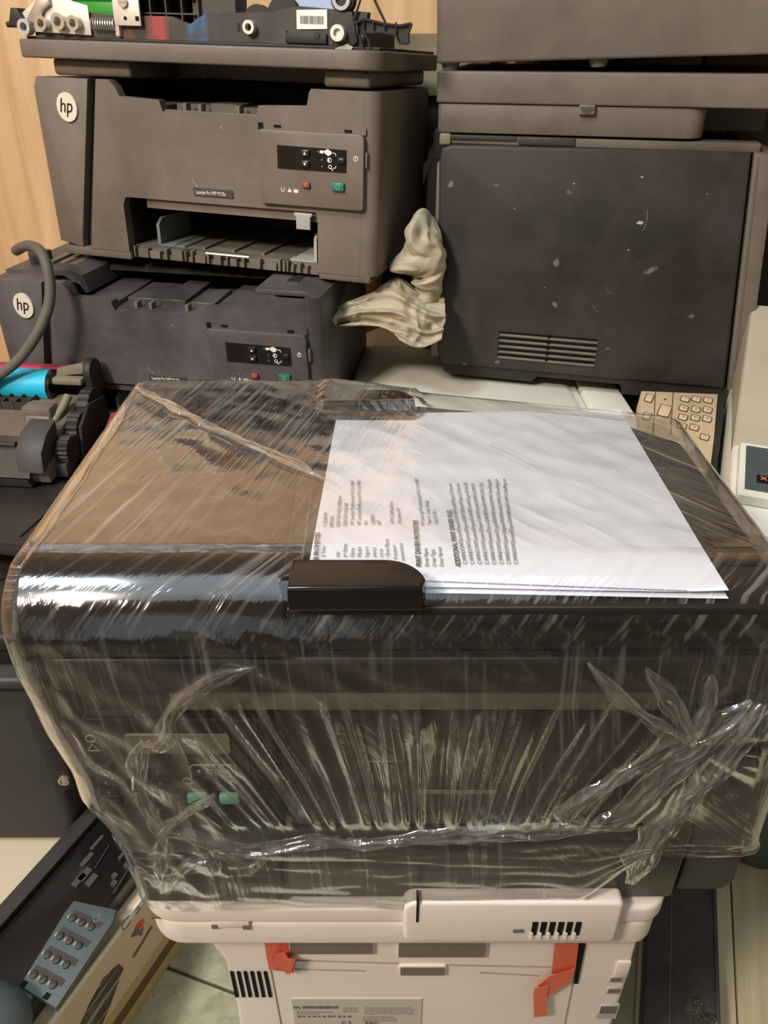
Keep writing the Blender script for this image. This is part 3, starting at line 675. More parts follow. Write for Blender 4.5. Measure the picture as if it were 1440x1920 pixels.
# ================================================================== right stack: big black printer body, scanner unit, and a second lid on top
PR_LOC, PR_ROT = (0.068, 0.99, 0.615), (0, 0, R(-14))
RP = thing('black_printer', 'scuffed black printer seen from its plain side, with a small louvre grille', 'printer', PR_LOC, PR_ROT)
b = B(); prism(b, [(0.006, 0.006), (0.366, 0.006), (0.338, 0.268), (-0.002, 0.268)], 0.006, 0.24, 'y'); obj('chassis', b, 'dark_deep', RP)
# big side panel with the grille opening cut as a slot field
b = B(); 
pan = [(0.012, 0.004), (0.368, 0.004), (0.3365, 0.2725)] + [(0.012, 0.2715), (0.000, 0.268), (-0.003, 0.255), (0.004, 0.02)]
prism(b, pan, -0.004, 0.02, 'y', r=0.004, seg=3); sp_ = obj('side_panel', b, 'black_flecked', RP)
# grille: five slots, each with its louvre
for k in range(5):
    z0 = 0.0555 - 0.0075 * k
    b = B(); prism(b, [(0.0835, z0), (0.2065, z0 - 0.0005), (0.208, z0 - 0.0038), (0.0835, z0 - 0.0030)], -0.0046, -0.0038, 'y'); obj('grille_slot', b, 'ink_black', sp_)
    b = B(); prism(b, [(0.085, z0 - 0.0026), (0.2075, z0 - 0.0032), (0.208, z0 - 0.0062), (0.0845, z0 - 0.0056)], -0.0064, -0.0036, 'y', r=0.0006); obj('louvre', b, 'mid_grey', sp_)
    b = B(); box(b, 0.1455, 0.1485, -0.0068, -0.004, z0 - 0.0040, z0); obj('louvre_post', b, 'ink_black', sp_)
# right corner cover beyond the slanting seam
b = B(); prism(b, [(0.3705, 0.004), (0.380, -0.006), (0.388, -0.002), (0.392, 0.012), (0.362, 0.2725), (0.3388, 0.2725)], -0.004, 0.24, 'y', r=0.003); obj('corner_cover', b, 'black', RP)
b = B(); prism(b, [(0.374, 0.01), (0.376, 0.01), (0.3445, 0.268), (0.3425, 0.268)], -0.0052, -0.003, 'y'); obj('corner_rib', b, 'mid_grey', RP)
# left edge strip and bottom feet plate
b = B(); box(b, -0.006, 0.006, 0.0, 0.23, 0.012, 0.252, r=0.002); obj('edge_strip', b, 'black', RP)
b = B(); prism(b, [(0.012, -0.006), (0.020, -0.010), (0.130, -0.0105), (0.137, -0.003), (0.243, -0.003), (0.247, -0.016), (0.372, -0.017), (0.388, -0.010), (0.388, 0.005), (0.012, 0.005)], 0.0, 0.235, 'y'); obj('base_plate', b, 'dark_deep', RP)
b = B(); box(b, 0.0, 0.345, 0.002, 0.03, 0.272, 0.281, r=0.001); obj('top_rail', b, 'black', RP)
b = B(); box(b, 0.005, 0.085, -0.0005, 0.02, 0.2765, 0.2815, r=0.0008); box(b, 0.087, 0.150, -0.0015, 0.02, 0.2735, 0.2815, r=0.0008); obj('rail_clip', b, 'black_flecked', RP)
b = B(); box(b, -0.004, 0.010, -0.002, 0.02, 0.270, 0.283, r=0.003, seg=3); obj('hinge_stub', b, 'olive_grey', RP)
# pale chips and scuffs on the panel
rnd = random.Random(11)
for (cx, cz, s) in ((0.234, 0.196, 0.0048), (0.226, 0.165, 0.0016), (0.155, 0.235, 0.0014), (0.228, 0.2445, 0.0020), (0.09, 0.205, 0.0012), (0.30, 0.23, 0.0010), (0.135, 0.115, 0.0010)):
    pts = [(cx + s * rnd.uniform(0.5, 1.2) * math.cos(a), cz + s * 0.5 * rnd.uniform(0.5, 1.2) * math.sin(a)) for a in [2 * PI * i / 7 for i in range(7)]]
    b = B(); prism(b, pts, -0.0043, -0.0038, 'y'); obj('paint_chip', b, 'grey_plastic', sp_)
b = B(); tube(b, [(0.238 + 0.003 * math.cos(a), -0.0042, 0.200 + 0.012 * math.sin(a)) for a in [R(-100 + 12 * i) for i in range(14)]], 0.00018, 4); obj('scratch', b, 'grey_plastic', sp_)
b = B(); tube(b, [(0.215 + 0.008 * math.cos(a), -0.0042, 0.122 + 0.009 * math.sin(a)) for a in [R(170 + 12 * i) for i in range(9)]], 0.00025, 4); obj('scratch', b, 'mid_grey', sp_)

SU = thing('scanner_unit', 'flat black scanner bed lying on the scuffed black printer', 'scanner', Vector(PR_LOC) + Matrix.Rotation(R(-14), 3, 'Z') @ Vector((0, 0, 0.2835)), PR_ROT)
b = B(); prism(b, rrect(-0.007, 0.285, -0.001, 0.235, (0.006, 0.02, 0.01, 0.01)), 0.0, 0.030, 'z', r=0.0015); box(b, 0.28, 0.36, 0.10, 0.235, 0.0, 0.03); obj('scanner_bed', b, 'black', SU)
b = B(); prism(b, rrect(-0.009, 0.40, -0.004, 0.24, (0.006, 0.02, 0.02, 0.01)), 0.0305, 0.0620, 'z', r=0.002, seg=3); obj('scanner_lid', b, 'black', SU)
b = B(); prism(b, arc(0.159, 0.0305, 0.0085, 180, 360, 10), -0.0075, 0.002, 'y', r=0.0006); box(b, 0.1505, 0.1675, -0.0075, 0.0, 0.022, 0.0315, r=0.001); obj('lid_catch', b, 'mid_grey', SU)
TU = thing('top_lid_unit', 'large black printer section at the top right, raised on round feet', 'printer part', Vector(PR_LOC) + Matrix.Rotation(R(-14), 3, 'Z') @ Vector((0, 0.0, 0.3460)), (0, R(-1.8), R(-14)))
b = B(); prism(b, rrect(-0.010, 0.42, -0.006, 0.25, (0.010, 0.02, 0.02, 0.012)), 0.0065, 0.19, 'z', r=0.003, seg=3); obj('section_shell', b, 'black', TU)
for (fx, fy) in ((0.165, 0.012), (0.03, 0.22), (0.36, 0.22), (0.004, 0.012)):
    b = B(); tube(b, [(fx, fy, -0.001), (fx, fy, 0.004), (fx, fy, 0.010)], [0.008, 0.010, 0.0115], 16); obj('round_foot', b, 'mid_grey', TU)

# ================================================================== white printer behind, with keypad
WP = thing('white_printer', 'cream white printer with beige keypad, under the scuffed black printer', 'printer', (0.12, 0.80, 0.30))
def slant(bm):
    """left flank runs back at a slant, clear of the neighbouring stack"""
    for v in bm.verts: v.co.x += (v.co.y - 0.80) * 0.05 * max(0.0, min(1.0, (0.10 - v.co.x) / 0.17))
b = B()
prism(b, [(-0.072, 0.302), (0.262, 0.302), (0.262, 0.584), (0.258, 0.590), (-0.022, 0.593), (-0.047, 0.584), (-0.063, 0.564), (-0.071, 0.54)], 0.80, 1.22, 'y', r=0.012, seg=4)
slant(b); obj('printer_body', b, 'cream_white', WP, world=True)
b = B(); prism(b, [(-0.052, 0.584), (0.250, 0.584), (0.250, 0.591), (0.240, 0.5955), (-0.022, 0.5970), (-0.042, 0.594)], 0.83, 1.12, 'y', r=0.003); slant(b); obj('output_cover', b, 'cream_white', WP, world=True)
b = B(); box(b, 0.254, 0.268, 0.815, 0.88, 0.58, 0.6005, r=0.003, seg=3); obj('cover_ridge', b, 'cream_white', WP, world=True)
b = B(); box(b, 0.262, 0.312, 0.80, 1.2, 0.302, 0.5955, r=0.004); obj('right_tower', b, 'cream_white', WP, world=True)
b = B(); box(b, 0.3125, 0.318, 0.80, 1.1, 0.50, 0.580); obj('panel_gap', b, 'ink_black', WP, world=True)
# keypad panel, sloping towards the front
ka, kb_ = at_z(1203, 737, 0.622), at_z(1329, 744, 0.620)
kc, kd = at_z(1318, 872, 0.580), at_z(1198, 860, 0.580)
kp_o = Vector((0.3185, 0.72, 0.585)); kang = math.atan2(0.04, 0.17)
KM = Matrix.Translation(kp_o) @ Matrix.Rotation(kang, 4, 'X') @ Matrix.Rotation(R(-27), 4, 'Z')
def kloc(px, py):
    inv = KM.inverted(); o = inv @ Vector((0, 0, ZC)); d = inv.to_3x3() @ ray(px, py); q = o - d * (o.z / d.z); return q.x, q.y
b = B()
kpts = [kloc(1203, 732), kloc(1347, 738), kloc(1345, 760), kloc(1340, 820), kloc(1334, 868), kloc(1318, 905), kloc(1190, 905), kloc(1199, 790)]
prism(b, kpts, -0.03, 0.0, 'z', r=0.002, mtx=KM); kp = obj('keypad_panel', b, 'beige', WP, world=True)
b = B(); prism(b, [kloc(1348, 738), kloc(1361, 738), kloc(1358, 780), kloc(1346, 880), kloc(1332, 905), kloc(1318, 905), kloc(1335, 866), kloc(1345, 760)], -0.06, -0.004, 'z', mtx=KM); obj('panel_side', b, 'dark_deep', WP, world=True)
b = B(); box(b, 0.335, 0.425, 0.93, 1.2, 0.302, 0.575, r=0.003); obj('gap_filler', b, 'dark_deep', WP, world=True)  # dark block added to black out the gap right of the keypad
def key(name, cx, cy, w, h, mark, rr=0.25, mat='beige_key'):
    x, y = kloc(cx, cy); x1, y1 = kloc(cx + w / 2, cy); x2, y2 = kloc(cx, cy - h / 2)
    hw, hh = abs(x1 - x), abs(y2 - y); r = min(hw, hh) * 2 * rr
    b = B(); prism(b, rrect(x - hw - 0.0008, x + hw + 0.0008, y - hh - 0.0012, y + hh + 0.0012, r), 0.0001, 0.0005, 'z', mtx=KM); fr = obj('key_surround', b, 'carton_brown', kp, world=True)
    b = B(); prism(b, rrect(x - hw + 0.0004, x + hw - 0.0004, y - hh + 0.0006, y + hh - 0.0006, r * 0.8), 0.0, 0.0012, 'z', r=0.0004, mtx=KM); obj(name, b, mat, kp, world=True)
    if mark:
        b = B(); text(b, mark, hh * 1.3, KM @ Matrix.Translation((x, y - hh * 0.45, 0.0013)), 0.0001, 'CENTER'); obj('key_print', b, 'ink_grey', kp, world=True)
for n_, cx, cy, w, h, mk in (('number_key', 1284, 749, 17, 9, '1'), ('number_key', 1305, 749, 17, 9, '2'), ('number_key', 1327, 751, 17, 9, '3'),
                      ('number_key', 1281, 766, 17, 10, '4'), ('number_key', 1304, 768, 17, 10, '5'), ('number_key', 1326, 769, 17, 10, '6'),
                      ('number_key', 1280, 783, 17, 10, '7'), ('number_key', 1303, 784, 17, 10, '8'), ('number_key', 1325, 786, 17, 10, '9'),
                      ('number_key', 1278, 799, 17, 10, '*'), ('number_key', 1301, 802, 17, 10, '0'), ('clear_key', 1320.5, 820, 17, 10, 'C')):
    key(n_, cx + 0.5, cy, w, h, mk)
key('menu_key', 1217, 747, 15, 15, None, 0.3); key('menu_key', 1213, 781, 15, 13, None, 0.3); key('ok_key', 1246, 771, 23, 22, None, 0.22)
x, y = kloc(1247, 749)
b = B(); prism(b, [(x - 0.0014, y - 0.0014), (x + 0.0014, y - 0.0014), (x, y + 0.0022)], 0.0001, 0.0006, 'z', mtx=KM); obj('up_mark', b, 'ink_black', kp, world=True)
for ux in (1229, 1262):
    (xa, ya), (xb, yb) = kloc(ux, 735), kloc(ux - 5, 815)
    b = B(); tube(b, [KM @ Vector((xa, ya, 0.0)), KM @ Vector((xb, yb, 0.0))], 0.0007, 5); obj('panel_groove', b, 'carton_brown', kp, world=True)

# ================================================================== cloth rag between the stacks
def crease(p, f, seed):
    w = Vector((noise.noise(p * f * 0.5 + Vector((seed, 0, 0))), noise.noise(p * f * 0.5 + Vector((0, seed, 4))), noise.noise(p * f * 0.5 + Vector((2, 0, seed)))))
    return 1 - abs(noise.noise(p * f + w * 0.9)) * 2.6
def bundle(name, label, blobs, seed, vox):
    b = B()
    for (px, py, Y, rx, ry, rz, rot) in blobs:
        t = bmesh.new(); bmesh.ops.create_icosphere(t, subdivisions=6, radius=1.0)
        merge(b, t, Matrix.Translation(at_y(px, py, Y)) @ Matrix.Rotation(R(rot), 4, 'Y') @ Matrix.Diagonal((rx, ry, rz, 1)))
    b.normal_update()
    for v in b.verts:
        p = v.co.copy(); v.co += v.normal * (0.009 * crease(p, 26, seed) + 0.0035 * crease(p, 62, seed + 3))
    o = obj(name, b, 'cloth', None, 180)
    md = o.modifiers.new('join', 'REMESH'); md.mode = 'VOXEL'; md.voxel_size = vox; md.use_smooth_shade = True
    sm = o.modifiers.new('soft', 'SMOOTH'); sm.factor = 0.5; sm.iterations = 1
    return tag(o, label, 'cloth')
def sheet_cloth(name, label, rows, seed, amp):
    """cloth sheet through a grid of control points, creased into folds that fan out from the right"""
    G = [[at_y(*q) for q in r] for r in rows]
    nu, nv = 150, 100; cols = []
    top = [smooth_path(r, 30) for r in G]
    n0 = len(top[0]); b = B(); V = []
    for i in range(n0):
        colp = smooth_path([t[i] for t in top], 34); V.append(colp)
    nn = len(V[0]); verts = []
    for i in range(n0):
        row = []
        for j in range(nn):
            p = V[i][j]; u = i / n0; v = j / nn
            q = Vector((u * 1.6, v * 5.5 + 0.9 * u * (v - 0.5) * -3, seed))
            f1 = 1 - abs(noise.noise(q + Vector((0.35 * noise.noise(q * 1.7), 0.3 * noise.noise(q * 2.1 + Vector((3, 3, 3))), 0)))) * 2.6
            f2 = crease(p, 48, seed)
            row.append(b.verts.new(p + Vector((0, -1, 0.45)) * amp * (f1 * 0.8 + f2 * 0.28)))
        verts.append(row)
    for i in range(n0 - 1):
        for j in range(nn - 1): b.faces.new((verts[i][j], verts[i + 1][j], verts[i + 1][j + 1], verts[i][j + 1]))
    bmesh.ops.recalc_face_normals(b, faces=b.faces)
    o = obj(name, b, 'cloth', None, 180)
    sd = o.modifiers.new('thickness', 'SOLIDIFY'); sd.thickness = 0.0016; sd.offset = 0
    return tag(o, label, 'cloth')
sheet_cloth('cleaning_rag', 'crumpled khaki rag draped over the white printer between the stacks',
    [[(690, 556, 0.99), (715, 536, 0.985), (748, 524, 0.98), (785, 548, 0.98), (832, 560, 0.975)],
     [(622, 582, 0.965), (672, 566, 0.955), (730, 552, 0.945), (785, 572, 0.945), (834, 584, 0.945)],
     [(616, 602, 0.945), (668, 588, 0.935), (735, 588, 0.925), (790, 604, 0.92), (834, 604, 0.925)],
     [(640, 612, 0.935), (690, 608, 0.925), (742, 616, 0.915), (790, 628, 0.91), (830, 618, 0.915)],
     [(700, 608, 0.93), (738, 618, 0.92), (752, 640, 0.905), (790, 652, 0.90), (828, 636, 0.905)]], 3.1, 0.013)
bundle('cloth_bundle', 'pale green balled-up cloth above the khaki rag', [(783, 452, 0.965, 0.022, 0.022, 0.029, 0), (788, 500, 0.96, 0.021, 0.021, 0.012, 0), (803, 462, 0.968, 0.014, 0.02, 0.022, 0), (805, 530, 0.962, 0.012, 0.018, 0.02, 0), (764, 478, 0.962, 0.015, 0.018, 0.024, 0)], 8.4, 0.0017)

# ================================================================== white printer with dark panel at the right edge
W2 = thing('white_printer', 'white printer with a dark button panel at the right edge of the frame', 'printer', (0.326, 0.625, 0.3235), (0, 0, R(-21)))
b = B(); prism(b, [(-0.030, 0.0), (0.30, 0.0), (0.30, 0.300), (0.085, 0.312), (-0.012, 0.300), (-0.030, 0.285)], 0.0, 0.36, 'x', r=0.006, seg=3); obj('printer_body', b, 'cream_white', W2)
b = B(); prism(b, [(-0.008, 0.302), (0.078, 0.3145), (0.078, 0.324), (-0.010, 0.312)], 0.004, 0.30, 'x', r=0.003, seg=3); obj('panel_frame', b, 'cream_white', W2)
b = B(); prism(b, [(0.0, 0.3132), (0.072, 0.3230), (0.072, 0.3245), (0.0, 0.3147)], 0.010, 0.29, 'x'); obj('button_panel', b, 'teal_grey', W2, label='dark blue-grey button panel')
for k in range(2):
    xx = 0.026 + 0.028 * k
    b = B(); prism(b, [(0.012, 0.3158), (0.024, 0.3174), (0.024, 0.3184), (0.012, 0.3168)], xx - 0.006, xx + 0.006, 'x', r=0.0003); kb2 = obj('panel_button', b, 'ink_black', W2)
    if k == 0:
        b = B(); text(b, 'x', 0.012, Matrix.Translation((xx, 0.0155, 0.3180)) @ Matrix.Rotation(R(8), 4, 'X'), 0.0003, 'CENTER'); obj('button_cross', b, 'orange_ink', kb2)
b = B(); prism(b, [(0.088, 0.306), (0.110, 0.318), (0.30, 0.400), (0.30, 0.30), (0.09, 0.30)], 0.0, 0.36, 'x', r=0.006, seg=3); obj('sloping_lid', b, 'shaded_white', W2)
b = B(); box(b, 0.001, 0.35, -0.0312, -0.028, 0.235, 0.2385); obj('front_joint', b, 'mid_grey', W2)
# blue-grey machine it stands on
TG = thing('floor_machine', 'blue-grey rounded office machine on the floor at the right edge', 'machine', (0.62, 0.80, 0.0))
b = B(); prism(b, [(0.530, 0.002)] + [(0.80, 0.002), (0.80, 0.322), (0.478, 0.322), (0.463, 0.29), (0.462, 0.15), (0.474, 0.07), (0.494, 0.025), (0.512, 0.008)], 0.645, 0.97, 'y', r=0.012, seg=4); obj('machine_body', b, 'teal_grey', TG, world=True)
b = B(); box(b, 0.56, 0.78, 0.639, 0.65, 0.10, 0.20, r=0.004); obj('front_drawer', b, 'teal_grey', TG, world=True)

CA = thing('added_dark_cabinet', 'added dark cabinet standing in for the shadow behind the right stack', 'cabinet', (0.66, 1.30, 0.0))  # added to cover the bright wall where only deep shadow belongs
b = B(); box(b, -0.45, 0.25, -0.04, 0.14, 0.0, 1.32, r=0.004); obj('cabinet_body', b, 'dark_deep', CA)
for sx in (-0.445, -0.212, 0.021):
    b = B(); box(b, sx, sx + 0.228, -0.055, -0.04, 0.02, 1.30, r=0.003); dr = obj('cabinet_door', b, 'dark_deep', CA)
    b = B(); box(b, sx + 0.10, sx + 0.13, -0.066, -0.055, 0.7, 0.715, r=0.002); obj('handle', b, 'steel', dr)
# bench that carries the white printer
t_ = thing('work_bench', 'low timber bench behind the wrapped printer', 'bench', (0.17, 1.0, 0.0))
b = B(); box(b, -0.055, 0.455, 0.70, 1.24, 0.27, 0.30, r=0.003); obj('bench_top', b, 'timber', t_, world=True)
for (lx, ly) in ((-0.045, 0.72), (0.40, 0.72), (-0.045, 1.18), (0.40, 1.18)):
    b = B(); box(b, lx, lx + 0.045, ly, ly + 0.045, 0.0, 0.27, r=0.002); obj('leg', b, 'timber', t_, world=True)

# ================================================================== white printer carrying the wrapped one
WB = thing('white_base_printer', 'white printer with orange tapes and rating label, carrying the film-wrapped printer', 'printer', (0.02, 0.48, 0.0))
YF = 0.345
def fx(px, py, Y=YF):
    p = at_y(px, py, Y); return p.x, p.z
b = B(); prism(b, [(-0.140, 0.012), (0.206, 0.012), (0.209, 0.30), (0.207, 0.392), (-0.140, 0.392), (-0.141, 0.36), (-0.134, 0.34), (-0.131, 0.26)], YF + 0.004, 0.62, 'y', r=0.005, seg=4); obj('printer_body', b, 'white_plastic', WB, world=True)
# scanner lid in two layers with rounded corners
b = B(); prism(b, rrect(-0.184, 0.211, 0.331, 0.63, (0.030, 0.020, 0.02, 0.02), 8), 0.395, 0.4285, 'z', r=0.006, seg=4); obj('scanner_bed', b, 'white_plastic', WB, world=True)
b = B(); prism(b, rrect(-0.186, 0.213, 0.329, 0.63, (0.030, 0.020, 0.02, 0.02), 8), 0.4295, 0.4495, 'z', r=0.004, seg=4); obj('scanner_lid', b, 'white_plastic', WB, world=True)
b = B(); prism(b, rrect(-0.178, 0.206, 0.3355, 0.625, (0.028, 0.018, 0.02, 0.02), 8), 0.4280, 0.4300, 'z'); obj('lid_joint', b, 'mid_grey', WB, world=True)
# hinge cover in front with slots
b = B(); x0, zt = fx(757, 1700, 0.322); x1, zb = fx(1152, 1768, 0.322)
prism(b, rrect(x0, x1, zb, zt + 0.004, (0.008, 0.006, 0.005, 0.010)), 0.322, 0.345, 'y', r=0.003, seg=3); hc = obj('hinge_cover', b, 'white_plastic', WB, world=True)
b = B(); xa, za = fx(783, 1702, 0.3215); box(b, xa - 0.0008, xa + 0.0008, 0.3212, 0.33, za - 0.018, za + 0.008); obj('hinge_joint', b, 'ink_black', hc, world=True)
for k in range(6):
    xa, za = fx(1002 + 16.2 * k, 1742, 0.3215)
    b = B(); box(b, xa - 0.0020, xa + 0.0020, 0.3213, 0.326, za - 0.008, za + 0.0085); obj('vent_slot', b, 'ink_black' , hc, world=True)
    b = B(); box(b, xa - 0.0026, xa - 0.0006, 0.3208, 0.3225, za - 0.0130, za - 0.0045); obj('slot_sill', b, 'white_plastic', hc, world=True)
xa, za = fx(972, 1746, 0.3215); b = B(); prism(b, rrect(xa - 0.004, xa + 0.004, za - 0.0022, za + 0.0022, 0.001), 0.3213, 0.323, 'y'); obj('lock_slot', b, 'mid_grey', hc, world=True)
# small hatch on the lid front
b = B(); xa, za = fx(395, 1730, 0.329); xb, zb = fx(468, 1742, 0.329); box(b, xa, xb, 0.3296, 0.333, zb, za, r=0.0006); hh_ = obj('lid_hatch', b, 'white_plastic', WB, world=True)
b = B(); box(b, xa - 0.002, xb + 0.004, 0.3303, 0.333, za, za + 0.0012); box(b, xa, xa + 0.004, 0.3290, 0.3300, zb, zb + 0.005); box(b, xb - 0.005, xb, 0.3290, 0.3300, zb - 0.001, zb + 0.004); obj('hatch_gap', b, 'mid_grey', hh_, world=True)
b = B(); xa, za = fx(282, 1724, 0.333); box(b, xa, xa + 0.010, 0.3340, 0.338, za - 0.0008, za + 0.0008); obj('lid_notch', b, 'carton_brown', WB, world=True)
# openings in the back panel
def recess(x0, y0, x1, y1, name, parent):
    xa, za = fx(x0, y0, YF); xb, zb = fx(x1, y1, YF)
    b = B(); prism(b, rrect(xa - 0.0015, xb + 0.0015, zb - 0.0018, za + 0.001, 0.002), YF + 0.0015, YF + 0.006, 'y', r=0.0008); rim = obj(name + '_rim', b, 'white_plastic', parent, world=True)
    b = B(); box(b, xa, xb, YF + 0.0008, YF + 0.004, zb, za); obj(name, b, 'taupe', rim, world=True)
recess(541, 1758, 699, 1791, 'grip_opening', WB); recess(748, 1763, 909, 1797, 'grip_opening', WB); recess(751, 1817, 833, 1831, 'cable_opening', WB)
# rear door outline and its parting lines
for (p, q) in (((503, 1808), (532, 1960)), ((505, 1808), (748, 1815)), ((836, 1818), (1040, 1822)), ((1092, 1775), (1062, 1920)), ((1062, 1920), (1050, 1975)), ((900, 1832), (1012, 1838)), ((548, 1826), (684, 1829))):
    (xa, za), (xb, zb) = fx(*p), fx(*q)
    b = B(); tube(b, [(xa, YF + 0.004, za), (xb, YF + 0.004, zb)], 0.0008, 5); obj('door_joint', b, 'joint', WB, world=True)
b = B(); (xa, za), (xb, zb) = fx(1090, 1776), fx(1080, 1850); prism(b, [(xa - 0.0015, za), (xa + 0.004, za), (xb + 0.002, zb), (xb - 0.001, zb)], YF + 0.0022, YF + 0.006, 'y'); obj('door_gap', b, 'ink_black', WB, world=True)
for k in range(6):
    (xa, za), (xb, zb) = fx(433 + 12.6 * k, 1830), fx(443 + 12.6 * k, 1877)
    b = B(); prism(b, [(xa - 0.0014, za), (xa + 0.0014, za), (xb + 0.0014, zb), (xb - 0.0014, zb)], YF + 0.0030, YF + 0.006, 'y'); obj('vent_slot', b, 'ink_black', WB, world=True)
# ports along the right edge
for (px, py, w, h) in ((1158, 1845, 24, 12), (1154, 1866, 26, 13), (1142, 1905, 30, 26)):
    (xa, za), (xb, zb) = fx(px - w / 2, py - h / 2), fx(px + w / 2, py + h / 2)
    b = B(); box(b, xa, xb, YF + 0.0030, YF + 0.006, zb, za, r=0.001, seg=1); pt = obj('port', b, 'grey_plastic', WB, world=True)
    b = B(); box(b, xa + 0.001, xb - 0.003, YF + 0.0022, YF + 0.005, (za + zb) / 2 - 0.0005, za - 0.0012); obj('port_hole', b, 'mid_grey', pt, world=True)
(xa, za), (xb, zb) = fx(1160, 1810), fx(1177, 1838); b = B(); box(b, xa, xb, YF + 0.0020, YF + 0.006, zb, za, r=0.0008); obj('port_cover', b, 'white_plastic', WB, world=True)
# rating label
(xa, za), (xb, zb) = fx(546, 1880), fx(786, 1990)
b = B(); box(b, xa, xb, YF + 0.0030, YF + 0.006, zb, za); lb = obj('rating_label', b, 'label_silver', WB, world=True, label='printed silver rating label')
def lx(px, py): return fx(px, py, YF + 0.003)
b = B()
(xx, zz) = lx(556, 1889); disc(b, (xx, zz), 0.0024, YF + 0.0026, YF + 0.0032, 16, 1.3)
x0_, z0_ = lx(567, 1886); rnd = random.Random(9); xq = x0_
while xq < lx(632, 1886)[0]:
    w = rnd.choice((0.0005, 0.0008, 0.0012)); box(b, xq, xq + w, YF + 0.0026, YF + 0.0032, z0_ - 0.0042, z0_); xq += w + rnd.choice((0.0004, 0.0007))
(xx, zz) = lx(558, 1904)
for k in range(11): box(b, xx + 0.0045 * k, xx + 0.0045 * k + rnd.uniform(0.0018, 0.0036), YF + 0.0026, YF + 0.0032, zz - 0.0026, zz)
obj('label_bars', b, 'ink_text', lb, world=True)
b = B()
def small_print(px0, py0, px1, rows):
    for rw in range(rows):
        xs, zs = lx(px0, py0 + rw * 3.6); xe, _ = lx(px1, py0)
        x = xs
        while x < xe - 0.003:
            w = rnd.uniform(0.002, 0.006); box(b, x, min(x + w, xe), YF + 0.0027, YF + 0.0032, zs - 0.0011, zs); x += w + 0.0008
small_print(556, 1896, 600, 2); small_print(643, 1889, 676, 3); small_print(684, 1889, 778, 4); small_print(680, 1906, 745, 3); small_print(600, 1897, 624, 1)
obj('label_small_print', b, 'ink_grey', lb, world=True)
b = B()
(xx, zz) = lx(640, 1919); text(b, 'C E', 0.0062, at_front(xx, YF + 0.0028, zz), 0.0002, 'LEFT')
(xx, zz) = lx(684, 1920); text(b, 'EAC', 0.0068, at_front(xx, YF + 0.0028, zz), 0.0002, 'LEFT', 0, 0.00008)
(xx, zz) = lx(556.3, 1891); 
obj('label_marks', b, 'ink_text', lb, world=True)
b = B(); text(b, 'hp', 0.0042, at_front(xx, YF + 0.0023, zz), 0.0002, 'CENTER', 0.25); obj('label_logo', b, 'grey_plastic', lb, world=True)
# orange tapes
def tape(name, label, strips):
    b = B()
    for pts, y in strips:
        prism(b, [fx(p[0], p[1], y) for p in pts], y - 0.0004, y, 'y')
    return tag(obj(name, b, 'tape'), label, 'tape')
tape('packing_tape', 'orange tape with crumpled end, left of the grip openings', [([(493, 1752), (537, 1754), (546, 1800), (551, 1824), (504, 1817)], YF + 0.0015), ([(520, 1783), (553, 1796), (552, 1822), (536, 1812), (506, 1818)], YF - 0.001), ([(516, 1790), (534, 1784), (546, 1806), (540, 1827), (524, 1814)], YF - 0.0035), ([(533, 1796), (554, 1798), (543, 1829)], YF - 0.006)])
tape('packing_tape', 'orange tape folded into a zigzag, below the vent slots at right', [([(1040, 1768), (1085, 1769), (1078, 1822), (1034, 1826)], YF + 0.0010), ([(1030, 1830), (1078, 1816), (1068, 1842), (1020, 1872), (1008, 1848)], YF - 0.0010), ([(1003, 1852), (1028, 1848), (1024, 1870), (1027, 1904), (1001, 1907), (1000, 1862)], YF - 0.0030)])

# ================================================================== the film-wrapped printer
WR = thing('wrapped_printer', 'black all-in-one printer with document feeder, wrapped in clear stretch film', 'printer', (0.03, 0.46, 0.452))
YB = 0.338
b = B(); prism(b, [(-0.176, 0.4575), (0.214, 0.4575), (0.214, 0.664), (-0.186, 0.664)], YB, 0.530, 'y', r=0.004, seg=3); obj('printer_body', b, 'satin_black', WR, world=True)
b = B(); prism(b, [(0.2165, 0.4575)] + arc(0.244, 0.4715, 0.014, 270, 350, 6) + [(0.252, 0.60), (0.244, 0.664), (0.2165, 0.664)], YB, 0.530, 'y', r=0.003, seg=3); obj('right_side_cover', b, 'slate', WR, world=True)
b = B(); prism(b, rrect(-0.176, -0.074, 0.4535, 0.505, (0.003, 0.006, 0.004, 0.004)), 0.3315, 0.36, 'y', r=0.002); obj('corner_door', b, 'slate', WR, world=True)
b = B(); prism(b, rrect(-0.070, 0.212, 0.4560, 0.535, 0.004), 0.3335, 0.36, 'y', r=0.002); obj('paper_tray_door', b, 'satin_black', WR, world=True)
b = B(); prism(b, rrect(-0.066, 0.208, 0.539, 0.650, 0.006), 0.3345, 0.36, 'y', r=0.002); fd = obj('front_door', b, 'panel_black', WR, world=True)
b = B(); prism(b, rrect(0.021, 0.074, 0.5725, 0.5755, 0.001), 0.3335, 0.336, 'y'); obj('door_grip', b, 'mid_grey', fd, world=True)
b = B(); box(b, -0.018, 0.012, 0.3338, 0.336, 0.603, 0.6038); obj('door_line', b, 'mid_grey', fd, world=True)
b = B(); prism(b, [(-0.128, 0.652), (0.165, 0.652), (0.165, 0.668), (-0.128, 0.668)], 0.331, 0.36, 'y', r=0.002); obj('output_lip', b, 'mid_grey', WR, world=True)
